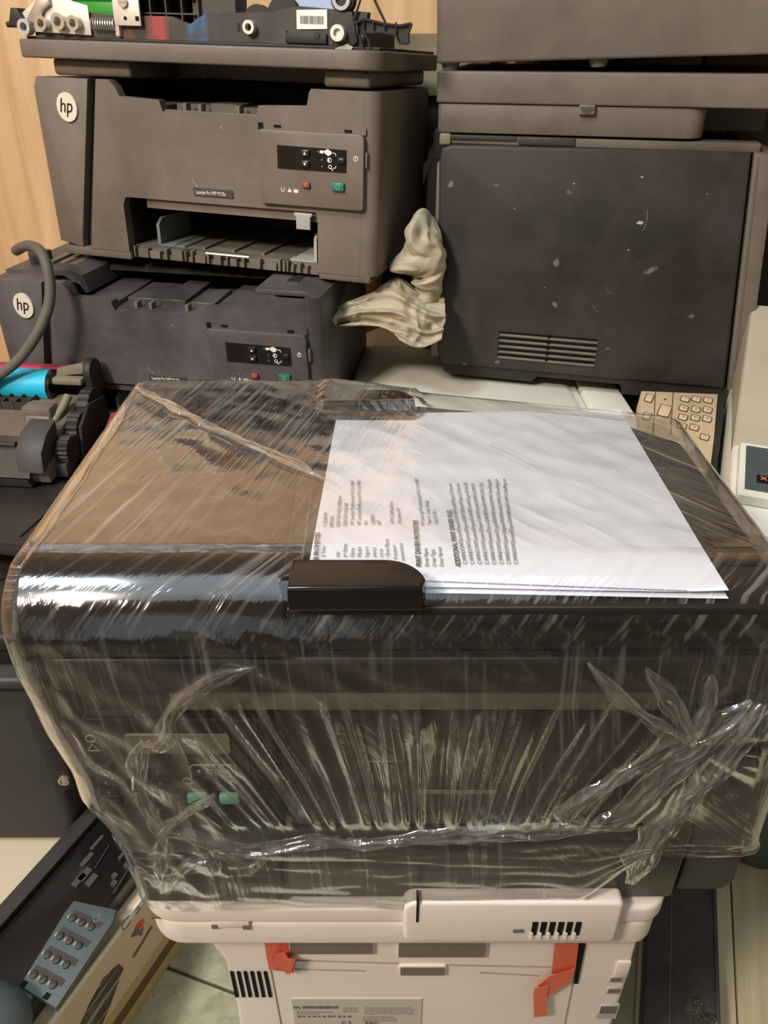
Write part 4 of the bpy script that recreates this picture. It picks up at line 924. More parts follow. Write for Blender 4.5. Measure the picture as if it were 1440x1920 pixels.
# control panel at the left
b = B(); prism(b, rrect(-0.186, -0.068, 0.512, 0.645, 0.006), 0.331, 0.36, 'y', r=0.002); cp = obj('control_panel', b, 'panel_black', WR, world=True)
YP = 0.3308
b = B(); prism(b, rrect(-0.160, -0.0955, 0.616, 0.6325, 0.002), YP - 0.0012, YP + 0.001, 'y'); obj('lcd_window', b, 'lcd', cp, world=True)
b = B(); ring(b, (-0.181, 0.6285), 0.0032, 0.0026, YP - 0.0006, YP + 0.0004); obj('ready_symbol', b, 'ink_dim', cp, world=True)
b = B()
tri = [(-0.1845, 0.6178), (-0.1775, 0.6178), (-0.181, 0.6238)]
for p, q in zip(tri, tri[1:] + tri[:1]): tube(b, [(p[0], YP - 0.0003, p[1]), (q[0], YP - 0.0003, q[1])], 0.0004, 5)
obj('warning_symbol', b, 'ink_dim', cp, world=True)
for r_ in range(4):
    for c_ in range(3):
        x = -0.1785 + 0.0175 * c_; z = 0.6005 - 0.0108 * r_
        b = B(); prism(b, rrect(x - 0.0062, x + 0.0062, z - 0.0038, z + 0.0038, 0.0015), YP - 0.0018, YP + 0.001, 'y', r=0.0005); kb = obj('number_key', b, 'satin_black', cp, world=True)
        b = B(); text(b, '123456789*0#'[r_ * 3 + c_], 0.0052, at_front(x, YP - 0.0020, z - 0.0018), 0.0002, 'CENTER'); obj('key_print', b, 'ink_grey', kb, world=True)
b = B()
for (pp) in ([(-0.1235, 0.592), (-0.1235, 0.602), (-0.121, 0.6045), (-0.097, 0.6045), (-0.0945, 0.602), (-0.0945, 0.594)],):
    for p, q in zip(pp, pp[1:]): tube(b, [(p[0], YP - 0.0003, p[1]), (q[0], YP - 0.0003, q[1])], 0.0005, 5)
text(b, 'OK', 0.0058, at_front(-0.109, YP - 0.0005, 0.5965), 0.0002, 'CENTER')
prism(b, [(-0.1195, 0.5985), (-0.1170, 0.5970), (-0.1170, 0.6000)], YP - 0.0007, YP, 'y'); prism(b, [(-0.0985, 0.5985), (-0.1010, 0.5970), (-0.1010, 0.6000)], YP - 0.0007, YP, 'y')
ring(b, (-0.1265, 0.589), 0.0032, 0.0026, YP - 0.0006, YP + 0.0004)
obj('panel_print', b, 'ink_dim', cp, world=True)
b = B(); text(b, 'x', 0.006, at_front(-0.099, YP - 0.0005, 0.5865), 0.0002, 'CENTER'); obj('cancel_cross', b, 'orange_ink', cp, world=True)
for xx in (-0.122, -0.101):
    b = B(); prism(b, rrect(xx - 0.0065, xx + 0.0065, 0.5690, 0.5775, 0.002), YP - 0.0028, YP + 0.001, 'y', r=0.0008); obj('start_key', b, 'mint_key', cp, world=True)
# scanner bed and lid
b = B(); prism(b, rrect(-0.196, 0.232, 0.326, 0.530, (0.010, 0.010, 0.012, 0.012)), 0.6715, 0.698, 'z', r=0.004, seg=3); obj('scanner_bed', b, 'satin_black', WR, world=True)
b = B(); prism(b, [(0.332, 0.7005), (0.530, 0.7005), (0.530, 0.722), (0.524, 0.7265), (0.350, 0.7265), (0.338, 0.722), (0.332, 0.712)], -0.20, 0.230, 'x', r=0.003, seg=3); obj('scanner_lid', b, 'satin_black', WR, world=True)
# document feeder cover: rolled front edge
prof = [(0.600, 0.702), (0.600, 0.742), (0.592, 0.7495)] + [(0.366, 0.7495)] + arc(0.360, 0.7095, 0.040, 86, 180, 14) + [(0.322, 0.704)]
b = B(); prism(b, prof, -0.2025, -0.054, 'x', r=0.003, seg=3); fc = obj('feeder_cover', b, 'gloss_black', WR, world=True, smooth=50)
b = B(); box(b, -0.2032, -0.0535, 0.325, 0.598, 0.7005, 0.7025); obj('feeder_joint', b, 'ink_black', fc, world=True)
# input tray to the right of the feeder
tr_out = [(-0.052, 0.322)] + arc(0.202, 0.342, 0.020, 270, 360, 6) + arc(0.208, 0.510, 0.014, 0, 70, 5) + [(0.19, 0.546), (0.03, 0.583), (-0.052, 0.588)]
b = B(); prism(b, tr_out, 0.7270, 0.7385, 'z', r=0.003, seg=3); obj('input_tray', b, 'satin_black', WR, world=True)
b = B(); box(b, 0.196, 0.216, 0.36, 0.50, 0.7383, 0.7402, r=0.001); obj('tray_rib', b, 'satin_black', WR, world=True)
b = B(); prism(b, [(-0.050, 0.317), (0.020, 0.317)] + arc(0.000, 0.3205, 0.0225, 0, 90, 8)[1:] + [(-0.050, 0.3430)], 0.7400, 0.7560, 'z', r=0.002, seg=3); obj('paper_guide', b, 'gloss_black', WR, world=True)
b = B(); prism(b, [(-0.050, 0.546), (0.024, 0.546)] + arc(0.004, 0.556, 0.020, 0, 90, 8) + [(-0.050, 0.576)], 0.7400, 0.7560, 'z', r=0.002, seg=3); obj('paper_guide', b, 'gloss_black', WR, world=True)
b = B(); box(b, -0.058, -0.046, 0.335, 0.585, 0.727, 0.7475, r=0.003); obj('feeder_slot', b, 'gloss_black', WR, world=True)

# ---------------- sheets of paper under the film
ZP = 0.7428
def sheet(name, label, corners, z, curl, seed):
    b = B(); n = 40; V = []
    bl, br, fr, fl = [Vector((c[0], c[1], 0)) for c in corners]
    for i in range(n + 1):
        row = []
        for j in range(n + 1):
            u, v = i / n, j / n
            p = (fl * (1 - u) + fr * u) * (1 - v) + (bl * (1 - u) + br * u) * v
            zz = z + curl * (max(0, u - 0.8) * 5) ** 2 * (1 - v) ** 2 + 0.0005 * noise.noise(Vector((u * 3 + seed, v * 3, 0)))
            row.append(b.verts.new((p.x, p.y, zz)))
        V.append(row)
    for i in range(n):
        for j in range(n): b.faces.new((V[i][j], V[i + 1][j], V[i + 1][j + 1], V[i][j + 1]))
    g = bmesh.ops.extrude_face_region(b, geom=list(b.faces)); bmesh.ops.translate(b, vec=(0, 0, -0.0002), verts=[q for q in g['geom'] if isinstance(q, bmesh.types.BMVert)])
    bmesh.ops.recalc_face_normals(b, faces=b.faces)
    return tag(obj(name, b, 'paper', None, 60), label, 'paper')
cr = [at_z(632, 776, ZP), at_z(1163, 769, ZP), at_z(1365, 1112, ZP), at_z(572, 1095, ZP)]
SH = sheet('printed_sheet', 'white printed test page on the feeder tray, under the film', cr, ZP, 0.002, 1.0)
cr2 = [at_z(636, 790, ZP - 0.002), at_z(1155, 790, ZP - 0.002), at_z(1366, 1122, ZP - 0.002), at_z(570, 1107, ZP - 0.002)]
sheet('blank_sheet', 'second sheet peeking out below the printed test page', cr2, ZP - 0.002, 0.0, 4.0)
# lettering: lines run away from the viewer, following each other to the right
TXT = Matrix.Rotation(R(90), 4, 'Z')
def line(bm, px, py, px2, py2, s, narrow_to=True, h=None, bold=0.0):
    p, q = at_z(px, py, ZP + 0.0009), at_z(px2, py2, ZP + 0.0009)
    L = (q - p).length; ang = math.atan2(q.y - p.y, q.x - p.x)
    cu_h = h or 0.0033
    t = bmesh.new(); text(t, s, cu_h, Matrix.Identity(4), 0.00004, 'LEFT', 0, bold)
    w = max(v.co.x for v in t.verts)
    merge(bm, t, Matrix.Translation(p) @ Matrix.Rotation(ang, 4, 'Z') @ Matrix.Diagonal((L / w, 1, 1, 1)))
b = B()
for a in ((597, 1052, 600, 998, 'ER PROPERTIES'), (790, 1062, 783, 975, 'PRINT DRIVER PROPERTIES'), (864, 1062, 846, 956, 'ADDITIONAL PRINT DRIVER FILES')): line(b, *a, h=0.0042, bold=0.00008)
obj('bold_headings', b, 'ink_bold', SH)
b = B()
for a in ((609, 1044, 610, 1024, 'd Time'), (636, 1044, 636, 1034, 'me'), (649, 1044, 650, 1019, 'er Name'), (663, 1044, 664, 1027, 'Name'), (677, 1044, 677, 1026, 'Model'), (691, 1044, 690, 1024, 'Support'), (705, 1044, 704, 1026, 'ame(s)'),
          (718, 1044, 717, 1028, 'ormat'), (730, 1046, 728, 1010, 'r Share Name'), (745, 1048, 741, 1021, 'Processor'), (759, 1051, 754, 1018, 'nvironment'),
          (804, 1062, 801, 1028, 'Driver Name'), (818, 1062, 814, 1030, 'Driver Type'), (832, 1062, 827, 1025, 'Driver Version'),
          (612, 988, 614, 961, '11:42:04 PM'), (624, 988, 626, 967, '4/8/2025'), (637, 987, 640, 929, 'DESKTOP-HSALUA8\\Benro'), (650, 986, 652, 943, 'DESKTOP-HSALUA8'), (663, 984, 664, 901, 'HP LaserJet Professional M1212nf MFP'), (676, 984, 676, 900, 'HP LaserJet Professional M1212nf MFP'),
          (689, 983, 688, 976, 'No'), (703, 983, 701, 965, 'USB001'), (715, 983, 712, 975, 'RAW'), (739, 982, 736, 940, 'HPM1210PrintProc'), (753, 982, 749, 952, 'Windows x64'),
          (796, 985, 784, 897, 'HP LaserJet Professional M1212nf MFP'), (808, 984, 803, 938, 'Type 3 - User Mode'), (822, 983, 817, 957, '10.0.17119.1')): line(b, *a)
for k in range(8):
    x0 = 876 + 13.6 * k; x1 = 846 + (972 - 863) / 7 * 0.93 * k
    line(b, x0, 1058, x1, (906, 906, 905, 907, 904, 898, 898, 897)[k], 'C:\\WINDOWS\\System32\\spool\\DRIVERS\\x64\\3\\' + ('hpm1210su.ent', 'hpm1210su.ver', 'hpm1210ui.dll', 'HPM1210PP.dll', 'HPM1210GC.DLL', 'HPM1210testPage.prn', 'HPM1210DemoPage.prn', 'HPM1210SelfPage.prn')[k])
obj('body_text', b, 'ink_text', SH)
b = B()
p, q = at_z(790, 1089, ZP + 0.0007), at_z(1290, 1108, ZP + 0.0007)
for k in range(12):
    a_, c_ = p.lerp(q, k / 12), p.lerp(q, (k + 0.95) / 12)
    tube(b, [a_, c_], 0.00035, 4)
o = obj('edge_streak', b, plain('violet_edge', srgb(150, 134, 168), 0.7), SH)

# ================================================================== stretch film
FZ = [  # z, x0, x1, y0, y1, corner r
    (0.7535, -0.2010, 0.2130, 0.3600, 0.6000, 0.006),
    (0.7500, -0.2065, 0.2220, 0.3428, 0.6050, 0.008),
    (0.7450, -0.2075, 0.2245, 0.3335, 0.6060, 0.010),
    (0.7380, -0.2085, 0.2270, 0.3250, 0.6070, 0.012),
    (0.7300, -0.2090, 0.2295, 0.3195, 0.6075, 0.013),
    (0.7200, -0.2095, 0.2320, 0.3165, 0.6080, 0.014),
    (0.7000, -0.2105, 0.2370, 0.3158, 0.6080, 0.016),
    (0.6700, -0.2105, 0.2420, 0.3166, 0.6080, 0.018),
    (0.6400, -0.2085, 0.2470, 0.3190, 0.6070, 0.020),
    (0.6000, -0.2040, 0.2540, 0.3235, 0.6060, 0.020),
    (0.5700, -0.2010, 0.2560, 0.3240, 0.6050, 0.018),
    (0.5350, -0.1880, 0.2570, 0.3245, 0.6040, 0.016),
    (0.5000, -0.1830, 0.2580, 0.3250, 0.6030, 0.014),
    (0.4560, -0.1790, 0.2600, 0.3255, 0.6020, 0.012)]
def back_line(x):
    """the tray is shallower than the feeder, so the film cuts across behind it"""
    if x < -0.045: return 0.0
    if x < 0.03: return 0.024 * (x + 0.045) / 0.075
    return 0.024 + 0.046 * (x - 0.03) / 0.19
def key_at(z):
    if z >= FZ[0][0]: return FZ[0][1:]
    for A, Bk in zip(FZ, FZ[1:]):
        if Bk[0] <= z <= A[0]:
            u = (A[0] - z) / (A[0] - Bk[0]); return tuple(a + (c - a) * u for a, c in zip(A[1:], Bk[1:]))
    return FZ[-1][1:]
def perimeter(k, nf, ns, nb, nc):
    """closed outline: starts at the front left corner and runs along front, right, back, left"""
    x0, x1, y0, y1, r = k; P = []
    for i in range(nf): P.append((x0 + r + (x1 - x0 - 2 * r) * i / nf, y0))
    for i in range(nc): a = R(-90 + 90 * i / nc); P.append((x1 - r + r * math.cos(a), y0 + r + r * math.sin(a)))
    for i in range(ns): P.append((x1, y0 + r + (y1 - y0 - 2 * r) * i / ns))
    for i in range(nc): a = R(90 * i / nc); P.append((x1 - r + r * math.cos(a), y1 - r + r * math.sin(a)))
    for i in range(nb): P.append((x1 - r - (x1 - x0 - 2 * r) * i / nb, y1))
    for i in range(nc): a = R(90 + 90 * i / nc); P.append((x0 + r + r * math.cos(a), y1 - r + r * math.sin(a)))
    for i in range(ns): P.append((x0, y1 - r - (y1 - y0 - 2 * r) * i / ns))
    for i in range(nc): a = R(180 + 90 * i / nc); P.append((x0 + r + r * math.cos(a), y0 + r + r * math.sin(a)))
    return [(x, y - back_line(x) * max(0.0, min(1.0, (y - y0) / (y1 - y0)))) for (x, y) in P]
NF, NS, NB, NCn = 420, 70, 60, 8
def top_height(x, y):
    """film lies on the feeder cover at the left and spans the tray, sagging on to the paper"""
    z = 0.7535
    if x > -0.05:
        u = min(1.0, (x + 0.05) / 0.10); z -= 0.0035 * u
        g = min(abs(y - 0.33), abs(y - 0.56)); z += 0.0
        if x > 0.13: z -= 0.0035 * min(1, (x - 0.13) / 0.08)
        if x < 0.03 and (y < 0.345 or y > 0.545): z = 0.7585
    return z
def nz(x, y, z, s): return noise.noise(Vector((x * s, y * s, z * s)))
def fan(x, z):
    """pleats gathered towards the lower middle of the front"""
    xc, zf = 0.035, 0.30
    return (x - xc) / (z - zf) * 0.32
def smooth(a, b_, v):
    u = max(0.0, min(1.0, (v - a) / (b_ - a))); return u * u * (3 - 2 * u)
def film_mesh():
    me_v, me_f, uvs, front, fold = [], [], [], [], []
    levels = [0.7535, 0.7522, 0.7508, 0.7490, 0.7470, 0.7445, 0.7415, 0.7385]
    z = 0.735
    while z > 0.4565: levels.append(z); z -= 0.0035
    levels.append(0.4565)
    base = perimeter(FZ[0][1:], NF, NS, NB, NCn); n = len(base)
    # top cap: concentric shrink of the top outline towards a spine
    caps = 46; cx, cy = 0.02, 0.475
    rows = []
    for k in range(caps):
        u = (k + 1) / caps
        row = []
        for (x, y) in base:
            X, Y = cx + (x - cx) * u, cy + (y - cy) * u
            Z = top_height(X, Y)
            Z += (0.7535 - 0.0030 * smooth(0.0, 0.2, X) - Z) * smooth(0.45, 1.0, u) if abs(Z - 0.7585) > 1e-6 else (0.7535 - Z) * smooth(0.93, 1.0, u)
            rid = 1 - abs(nz(X * 1.0 + Y * 0.8, (Y - X) * 0.35, 0.3, 38)) * 2
            Z += 0.0004 * rid + 0.0003 * nz(X, Y, 1.7, 60)
            row.append((X, Y, Z, X * 1.0, Y, 0.0, max(0, rid - 0.86) * 1.2))
        rows.append(row)
    s_len = 0.0
    for li, z in enumerate(levels[1:], 1):
        P = perimeter(key_at(z), NF, NS, NB, NCn); row = []
        s_len += (levels[li - 1] - z) + 0.004 * (li < 7)
        acc = 0.0
        for i, (x, y) in enumerate(P):
            if i: acc += math.hypot(x - P[i - 1][0], y - P[i - 1][1])
            zz, dx, dy, fo = z, 0.0, 0.0, 0.0
            onf = i < NF
            # bottom hem rises at the right of the front
            if z < 0.53:
                lift = 0.0
                if y < 0.42 and x > 0.13: lift = 0.062 * smooth(0.13, 0.19, x) 
                if i >= NF + NCn and x > 0.2: lift = 0.062 + 0.02 * smooth(0.33, 0.6, y)
                hem = 0.4565 + lift + 0.003 * nz(x, y, 0, 25)
                zz = hem + (z - 0.4565) / (0.53 - 0.4565) * (0.53 - hem)
            if onf:
                m = smooth(-0.13, -0.09, x) * (1 - smooth(0.15, 0.185, x)) * smooth(0.548, 0.56, z) * (1 - smooth(0.655, 0.685, z))
                q = fan(x, z)
                pl = 1 - abs(noise.noise(Vector((q * 95, z * 2.2, 0.4)))) * 2.4
                pl2 = noise.noise(Vector((q * 210, z * 5, 3.1)))
                dy -= m * (0.0055 * pl + 0.0012 * pl2)
                fo += m * max(0, pl - 0.80) * 0.9
                # crumple below the rope and left of the pleats
                m2 = (1 - smooth(-0.125, -0.09, x)) * (1 - smooth(0.66, 0.70, z))
                rid = 1 - abs(noise.noise(Vector((x * 55 + z * 22, z * 16 - x * 18, 2.2)))) * 2.2
                dy -= m2 * 0.0028 * rid; fo += m2 * max(0, rid - 0.82) * 1.1
                m3 = 1 - smooth(0.53, 0.545, z)
                rid = 1 - abs(noise.noise(Vector((x * 9, z * 130 + x * 9, 5.2)))) * 2.2
                dy -= m3 * 0.0016 * rid; fo += m3 * max(0, rid - 0.75) * 0.7
                # pulled flat across the rolled feeder edge, diagonal tension lines below it
                m4 = smooth(0.66, 0.69, z) * (1 - smooth(0.725, 0.74, z))
                rid = 1 - abs(noise.noise(Vector((x * 34 + z * 46, z * 10 - x * 4, 7.2)))) * 2.2
                dy -= m4 * 0.0010 * rid; fo += m4 * max(0, rid - 0.86) * 0.8
                # star-shaped gather at the right
                gx, gz = 0.186, 0.632; rr = math.hypot(x - gx, z - gz)
                if rr < 0.10:
                    an = math.atan2(z - gz, x - gx)
                    rid = 1 - abs(noise.noise(Vector((math.cos(an) * 4.5, math.sin(an) * 4.5, 9 + rr * 3)))) * 2.2
                    mm = (1 - smooth(0.035, 0.08, rr)) * smooth(-0.55, 0.0, math.cos(an))
                    dy -= mm * (0.0040 * rid * smooth(0, 0.03, rr)); fo += mm * max(0, rid - 0.72) * 1.2
                dy -= 0.0008 * nz(x, z, 0.9, 45)
            else:
                rid = 1 - abs(noise.noise(Vector((x * 30 + y * 30, z * 26, 1.2)))) * 2.2
                amp = 0.0016 * smooth(0.75, 0.72, z)
                if x < 0: dx -= amp * rid
                else: dx += amp * rid
                fo += max(0, rid - 0.86) * 0.8
            fl = smooth(0.752, 0.735, z) if False else max(0.0, min(1.0, (0.736 - z) / 0.03))
            row.append((x + dx, y + dy, zz, acc, s_len, fl, fo))
        rows.append(row)
    for row in rows:
        for (x, y, z, u, v, fr, fo) in row:
            me_v.append((x, y, z)); uvs.append((u, v)); front.append(fr); fold.append(min(1, fo))
    for a in range(len(rows) - 1):
        for i in range(n):
            j = (i + 1) % n
            me_f.append((a * n + i, a * n + j, (a + 1) * n + j, (a + 1) * n + i))
    c0 = len(me_v); me_v.append((cx, cy, top_height(cx, cy))); uvs.append((cx, cy)); front.append(0); fold.append(0)
    for i in range(n): me_f.append((c0, (i + 1) % n, i))
    me = bpy.data.meshes.new('stretch_film'); me.from_pydata(me_v, [], me_f); me.update()
    uvl = me.uv_layers.new(name='UVMap')
    flat = [0.0] * (2 * len(me.loops)); vi = [0] * len(me.loops); me.loops.foreach_get('vertex_index', vi)
    for k, v in enumerate(vi): flat[2 * k], flat[2 * k + 1] = uvs[v]
    uvl.data.foreach_set('uv', flat)
    for nm, arr in (('front', front), ('fold', fold)):
        at = me.attributes.new(nm, 'FLOAT', 'POINT'); at.data.foreach_set('value', arr)
    for p in me.polygons: p.use_smooth = True
    me.materials.append(M['film'])
    return me
FILM = bpy.data.objects.new('stretch_film', film_mesh()); COL.objects.link(FILM)
tag(FILM, 'clear crinkled stretch film wound round the black printer', 'plastic film')
def uv_front(me, s=1.0):
    uvl = me.uv_layers.new(name='UVMap')
    for lp in me.loops:
        c = me.vertices[lp.vertex_index].co; uvl.data[lp.index].uv = (c.x * s, c.z * s)
    for nm, val in (('front', 1.0), ('fold', 0.25)):
        at = me.attributes.new(nm, 'FLOAT', 'POINT'); at.data.foreach_set('value', [val] * len(me.vertices))
def rope(name, pts, w, seed, Y=0.318, per=16, nw=14, depth=0.006, Z=None, milky=1.0):
    """gathered strand of film: a narrow sheet creased lengthwise into many fine folds"""
    P = smooth_path([at_y(px, py, Y) if Z is None else at_z(px, py, Z) for px, py in pts], per); k = len(P); b = B(); rows = []; fo = []
    nrm = Vector((0, -1, 0)) if Z is None else Vector((0, 0, 1))
    cum = 0.0
    for i, p in enumerate(P):
        if i: cum += (P[i] - P[i - 1]).length
        d = (P[min(i + 1, k - 1)] - P[max(i - 1, 0)]).normalized(); s_ = d.cross(-nrm).normalized()
        t_ = i / (k - 1); env = 0.25 + 0.75 * min(1, t_ * 8, (1 - t_) * 8)
        ww = w * env * (1 + 0.6 * noise.noise(Vector((cum * 45, seed, 0.7)))); row = []
        for j in range(nw + 1):
            v = j / nw * 2 - 1
            r1 = 1 - abs(noise.noise(Vector((v * 3.4 + seed, cum * 11, 1.3)))) * 2.4
            r2 = 1 - abs(noise.noise(Vector((v * 7.0 + cum * 6, cum * 26, seed)))) * 2.4
            off = depth * (0.6 * (1 - v * v) + 0.55 * r1 + 0.3 * r2) * env
            sway = w * 0.35 * noise.noise(Vector((cum * 70 + v, 3.3, seed)))
            row.append(b.verts.new(p + s_ * (ww * v + sway) + nrm * off)); fo.append(max(0.0, r1 - 0.6) * 0.9 + max(0.0, r2 - 0.7) * 0.7)
        rows.append(row)
    for A, C in zip(rows, rows[1:]):
        for j in range(nw): b.faces.new((A[j], A[j + 1], C[j + 1], C[j]))
    o = obj(name, b, 'film_rope', FILM, 180); uv_front(o.data)
    o.data.attributes['fold'].data.foreach_set('value', [min(1.0, f * milky) for f in fo]); return o
rope('film_strand', [(303, 1562), (340, 1558), (390, 1572), (430, 1583), (480, 1588), (540, 1580), (600, 1572), (680, 1572), (760, 1564), (840, 1560), (920, 1558), (1000, 1556), (1090, 1552), (1200, 1548)], 0.0060, 1.0)
rope('film_strand', [(480, 1246), (420, 1262), (370, 1284), (335, 1310), (318, 1340), (312, 1370), (296, 1388), (268, 1392)], 0.0062, 2.0)
rope('film_strand', [(272, 1385), (262, 1420), (266, 1470), (285, 1520), (303, 1560), (302, 1600), (305, 1672)], 0.0048, 3.0)
rope('film_strand', [(1100, 1240), (1150, 1290), (1200, 1330), (1250, 1368), (1292, 1390)], 0.0045, 4.0, Y=0.316)
rope('film_strand', [(1210, 1250), (1250, 1300), (1280, 1350), (1292, 1390)], 0.0060, 4.4, Y=0.316)
rope('film_strand', [(1330, 1262), (1325, 1310), (1305, 1360), (1288, 1392)], 0.0050, 4.8, Y=0.316)
rope('film_strand', [(1100, 1537), (1060, 1522), (1100, 1490), (1160, 1450), (1230, 1412), (1292, 1388), (1350, 1352), (1410, 1312)], 0.0075, 5.0, Y=0.316)
rope('film_strand', [(1180, 1655), (1205, 1600), (1240, 1545), (1290, 1490), (1340, 1432), (1390, 1370), (1432, 1318)], 0.0105, 6.0, Y=0.315, nw=22)
rope('film_strand', [(1110, 1550), (1180, 1510), (1250, 1452), (1320, 1392), (1395, 1330)], 0.0095, 6.6, Y=0.316, nw=20)
rope('film_strand', [(405, 1486), (360, 1512), (320, 1540), (303, 1556)], 0.0034, 7.0)
rope('film_strand', [(310, 1672), (335, 1630), (372, 1602), (400, 1606), (412, 1636)], 0.0034, 8.0)
rope('film_strand', [(500, 1600), (470, 1620), (430, 1600), (390, 1584)], 0.0030, 9.0)
rope('film_crease', [(254, 726), (300, 752), (370, 788), (450, 826), (530, 862), (612, 902)], 0.0042, 10.0, Z=0.7546, depth=0.0022, milky=2.4)
rope('film_crease', [(255, 730), (215, 800), (160, 885), (105, 965), (50, 1050)], 0.0030, 11.0, Z=0.7540, depth=0.0016)

# ================================================================== toner cartridges on the lower printer's open tray
CT = thing('toner_cartridge', 'black toner cartridge with cyan drum cover, lying on the open tray at left', 'cartridge', (-0.45, 0.85, 0.5495), (0, 0, R(-6)))
def cl(px, py, Y):
    p = at_y(px, py, Y); m = Matrix.LocRotScale(CT.location, CT.rotation_euler, None).inverted(); q = m @ p; return q
# main hopper
b = B(); prism(b, [(-0.064, 0.004), (0.055, 0.002), (0.062, 0.03), (0.055, 0.062), (0.020, 0.060), (-0.02, 0.050), (-0.055, 0.042), (-0.068, 0.02)], -0.155, 0.072, 'x', r=0.003, seg=2); obj('hopper', b, 'black', CT)
b = B(); prism(b, [(-0.072, 0.016), (-0.060, 0.040), (-0.040, 0.046), (-0.040, 0.050), (-0.064, 0.0445), (-0.078, 0.016)], -0.155, 0.055, 'x'); obj('front_shutter', b, 'brown_black', CT)
for k in range(5):
    b = B(); prism(b, [(-0.0765 + 0.0035 * k, 0.019 + 0.0045 * k), (-0.0755 + 0.0035 * k, 0.0215 + 0.0045 * k), (-0.079 + 0.0035 * k, 0.0225 + 0.0045 * k), (-0.080 + 0.0035 * k, 0.020 + 0.0045 * k)], -0.155, 0.012, 'x'); obj('shutter_rib', b, 'dark_deep', CT)
b = B(); prism(b, [(-0.070, 0.0), (-0.058, 0.0), (-0.058, 0.014), (-0.076, 0.012)], -0.155, 0.050, 'x')
obj('lower_lip', b, 'slate', CT)
for k in range(5):
    b = B(); box(b, -0.15 + 0.038 * k, -0.147 + 0.038 * k, -0.080, -0.066, 0.006, 0.018); obj('lip_rib', b, 'dark_deep', CT)
b = B(); cyl(b, (-0.155, -0.057, 0.0475), (0.036, -0.057, 0.0475), 0.0035, 10); obj('shaft', b, 'dark_deep', CT)
b = B(); ring(b, (0.010, 0.0475), 0.006, 0.0042, -0.067, -0.062); obj('shaft_eyelet', b, 'steel', CT)
# cyan drum cover
b = B(); pts_ = arc(0.058, 0.072, 0.020, -30, 210, 14); prism(b, pts_, -0.155, 0.030, 'x'); obj('drum_cover', b, 'cyan', CT, label='bright cyan drum cover', smooth=50)
b = B(); cyl(b, (-0.155, 0.077, 0.083), (0.05, 0.077, 0.083), 0.009, 16); obj('drum_roller', b, 'magenta', CT)
b = B(); tube(b, [(0.030, 0.058, 0.072), (0.035, 0.058, 0.072), (0.036, 0.058, 0.072)], [0.0205, 0.0205, 0.015], 24); obj('drum_collar', b, 'gloss_black', CT)
# grid and label on top
b = B()
for k in range(7): box(b, -0.080 + 0.016 * k, -0.0785 + 0.016 * k, 0.012, 0.042, 0.055, 0.068)
for k in range(3): box(b, -0.080, 0.018, 0.012 + 0.014 * k, 0.0135 + 0.014 * k, 0.055, 0.068)
obj('rib_grid', b, 'brown_black', CT)
b = B(); box(b, -0.150, -0.050, -0.012, 0.014, 0.056, 0.0645, r=0.001); lb_ = obj('red_label_block', b, 'red_label', CT, label='red label')
b = B(); box(b, -0.12, -0.062, -0.006, 0.008, 0.0645, 0.0650); obj('label_window', b, 'ink_white', lb_)
b = B(); box(b, 0.022, 0.058, -0.010, 0.012, 0.050, 0.072, r=0.003); prism(b, [(-0.018, 0.044), (0.012, 0.060), (0.012, 0.072), (-0.010, 0.062)], 0.026, 0.056, 'x', r=0.001); obj('handle_block', b, 'black', CT)
b = B(); prism(b, [(-0.075, 0.022), (-0.03, 0.030), (-0.025, 0.066), (-0.05, 0.060), (-0.07, 0.045)], 0.040, 0.072, 'x', r=0.002); obj('end_housing', b, 'slate', CT)
# right end: gear train, spring, lever
b = B()
for (y, z, r) in ((0.045, 0.050, 0.024), (0.005, 0.040, 0.020), (-0.030, 0.030, 0.016)):
    t2 = bmesh.new(); pts2 = [((y + (r + (0.0016 if i % 2 else 0)) * math.cos(2 * PI * i / 40)), (z + (r + (0.0016 if i % 2 else 0)) * math.sin(2 * PI * i / 40))) for i in range(40)]
    t2.free(); prism(b, pts2, 0.074, 0.088, 'x')
obj('gear_train', b, 'dark_deep', CT)
b = B(); prism(b, [(-0.02, 0.006), (0.05, 0.004), (0.066, 0.03), (0.062, 0.06), (0.02, 0.066), (-0.01, 0.05)], 0.088, 0.093, 'x', r=0.0015); obj('end_plate', b, 'dark_deep', CT)
b = B(); prism(b, arc(0.070, 0.088, 0.017, -20, 200, 12) + [(0.052, 0.060), (0.088, 0.060)], 0.074, 0.084, 'x', r=0.002); prism(b, arc(0.070, 0.090, 0.010, 0, 360, 14)[:-1], 0.084, 0.0845, 'x'); obj('drum_bearing', b, 'dark_deep', CT)
b = B(); prism(b, [(0.036, 0.084), (0.078, 0.090), (0.074, 0.102), (0.040, 0.094)], 0.058, 0.066, 'y', r=0.001); box(b, 0.036, 0.074, 0.046, 0.060, 0.078, 0.086, r=0.002); obj('grip_lever', b, 'olive_grey', CT)
b = B(); tube(b, [(0.066, 0.024, 0.074), (0.064, 0.012, 0.066), (0.058, -0.006, 0.054), (0.056, -0.012, 0.048)], [0.005, 0.005, 0.0045, 0.003], 12); tube(b, [(0.055 + 0.004 * math.cos(R(40 * i)), -0.016, 0.044 + 0.004 * math.sin(R(40 * i))) for i in range(9)], 0.0008, 6); obj('tension_spring', b, 'olive_grey', CT)
b = B(); box(b, 0.060, 0.086, -0.05, -0.03, 0.004, 0.020, r=0.001); box(b, 0.066, 0.072, -0.040, -0.02, 0.018, 0.034); obj('contact_block', b, 'slate', CT)
M2 = thing('toner_cartridge', 'end of a magenta toner cartridge behind the cyan one', 'cartridge', (-0.335, 0.868, 0.5495), (0, 0, R(-6)))
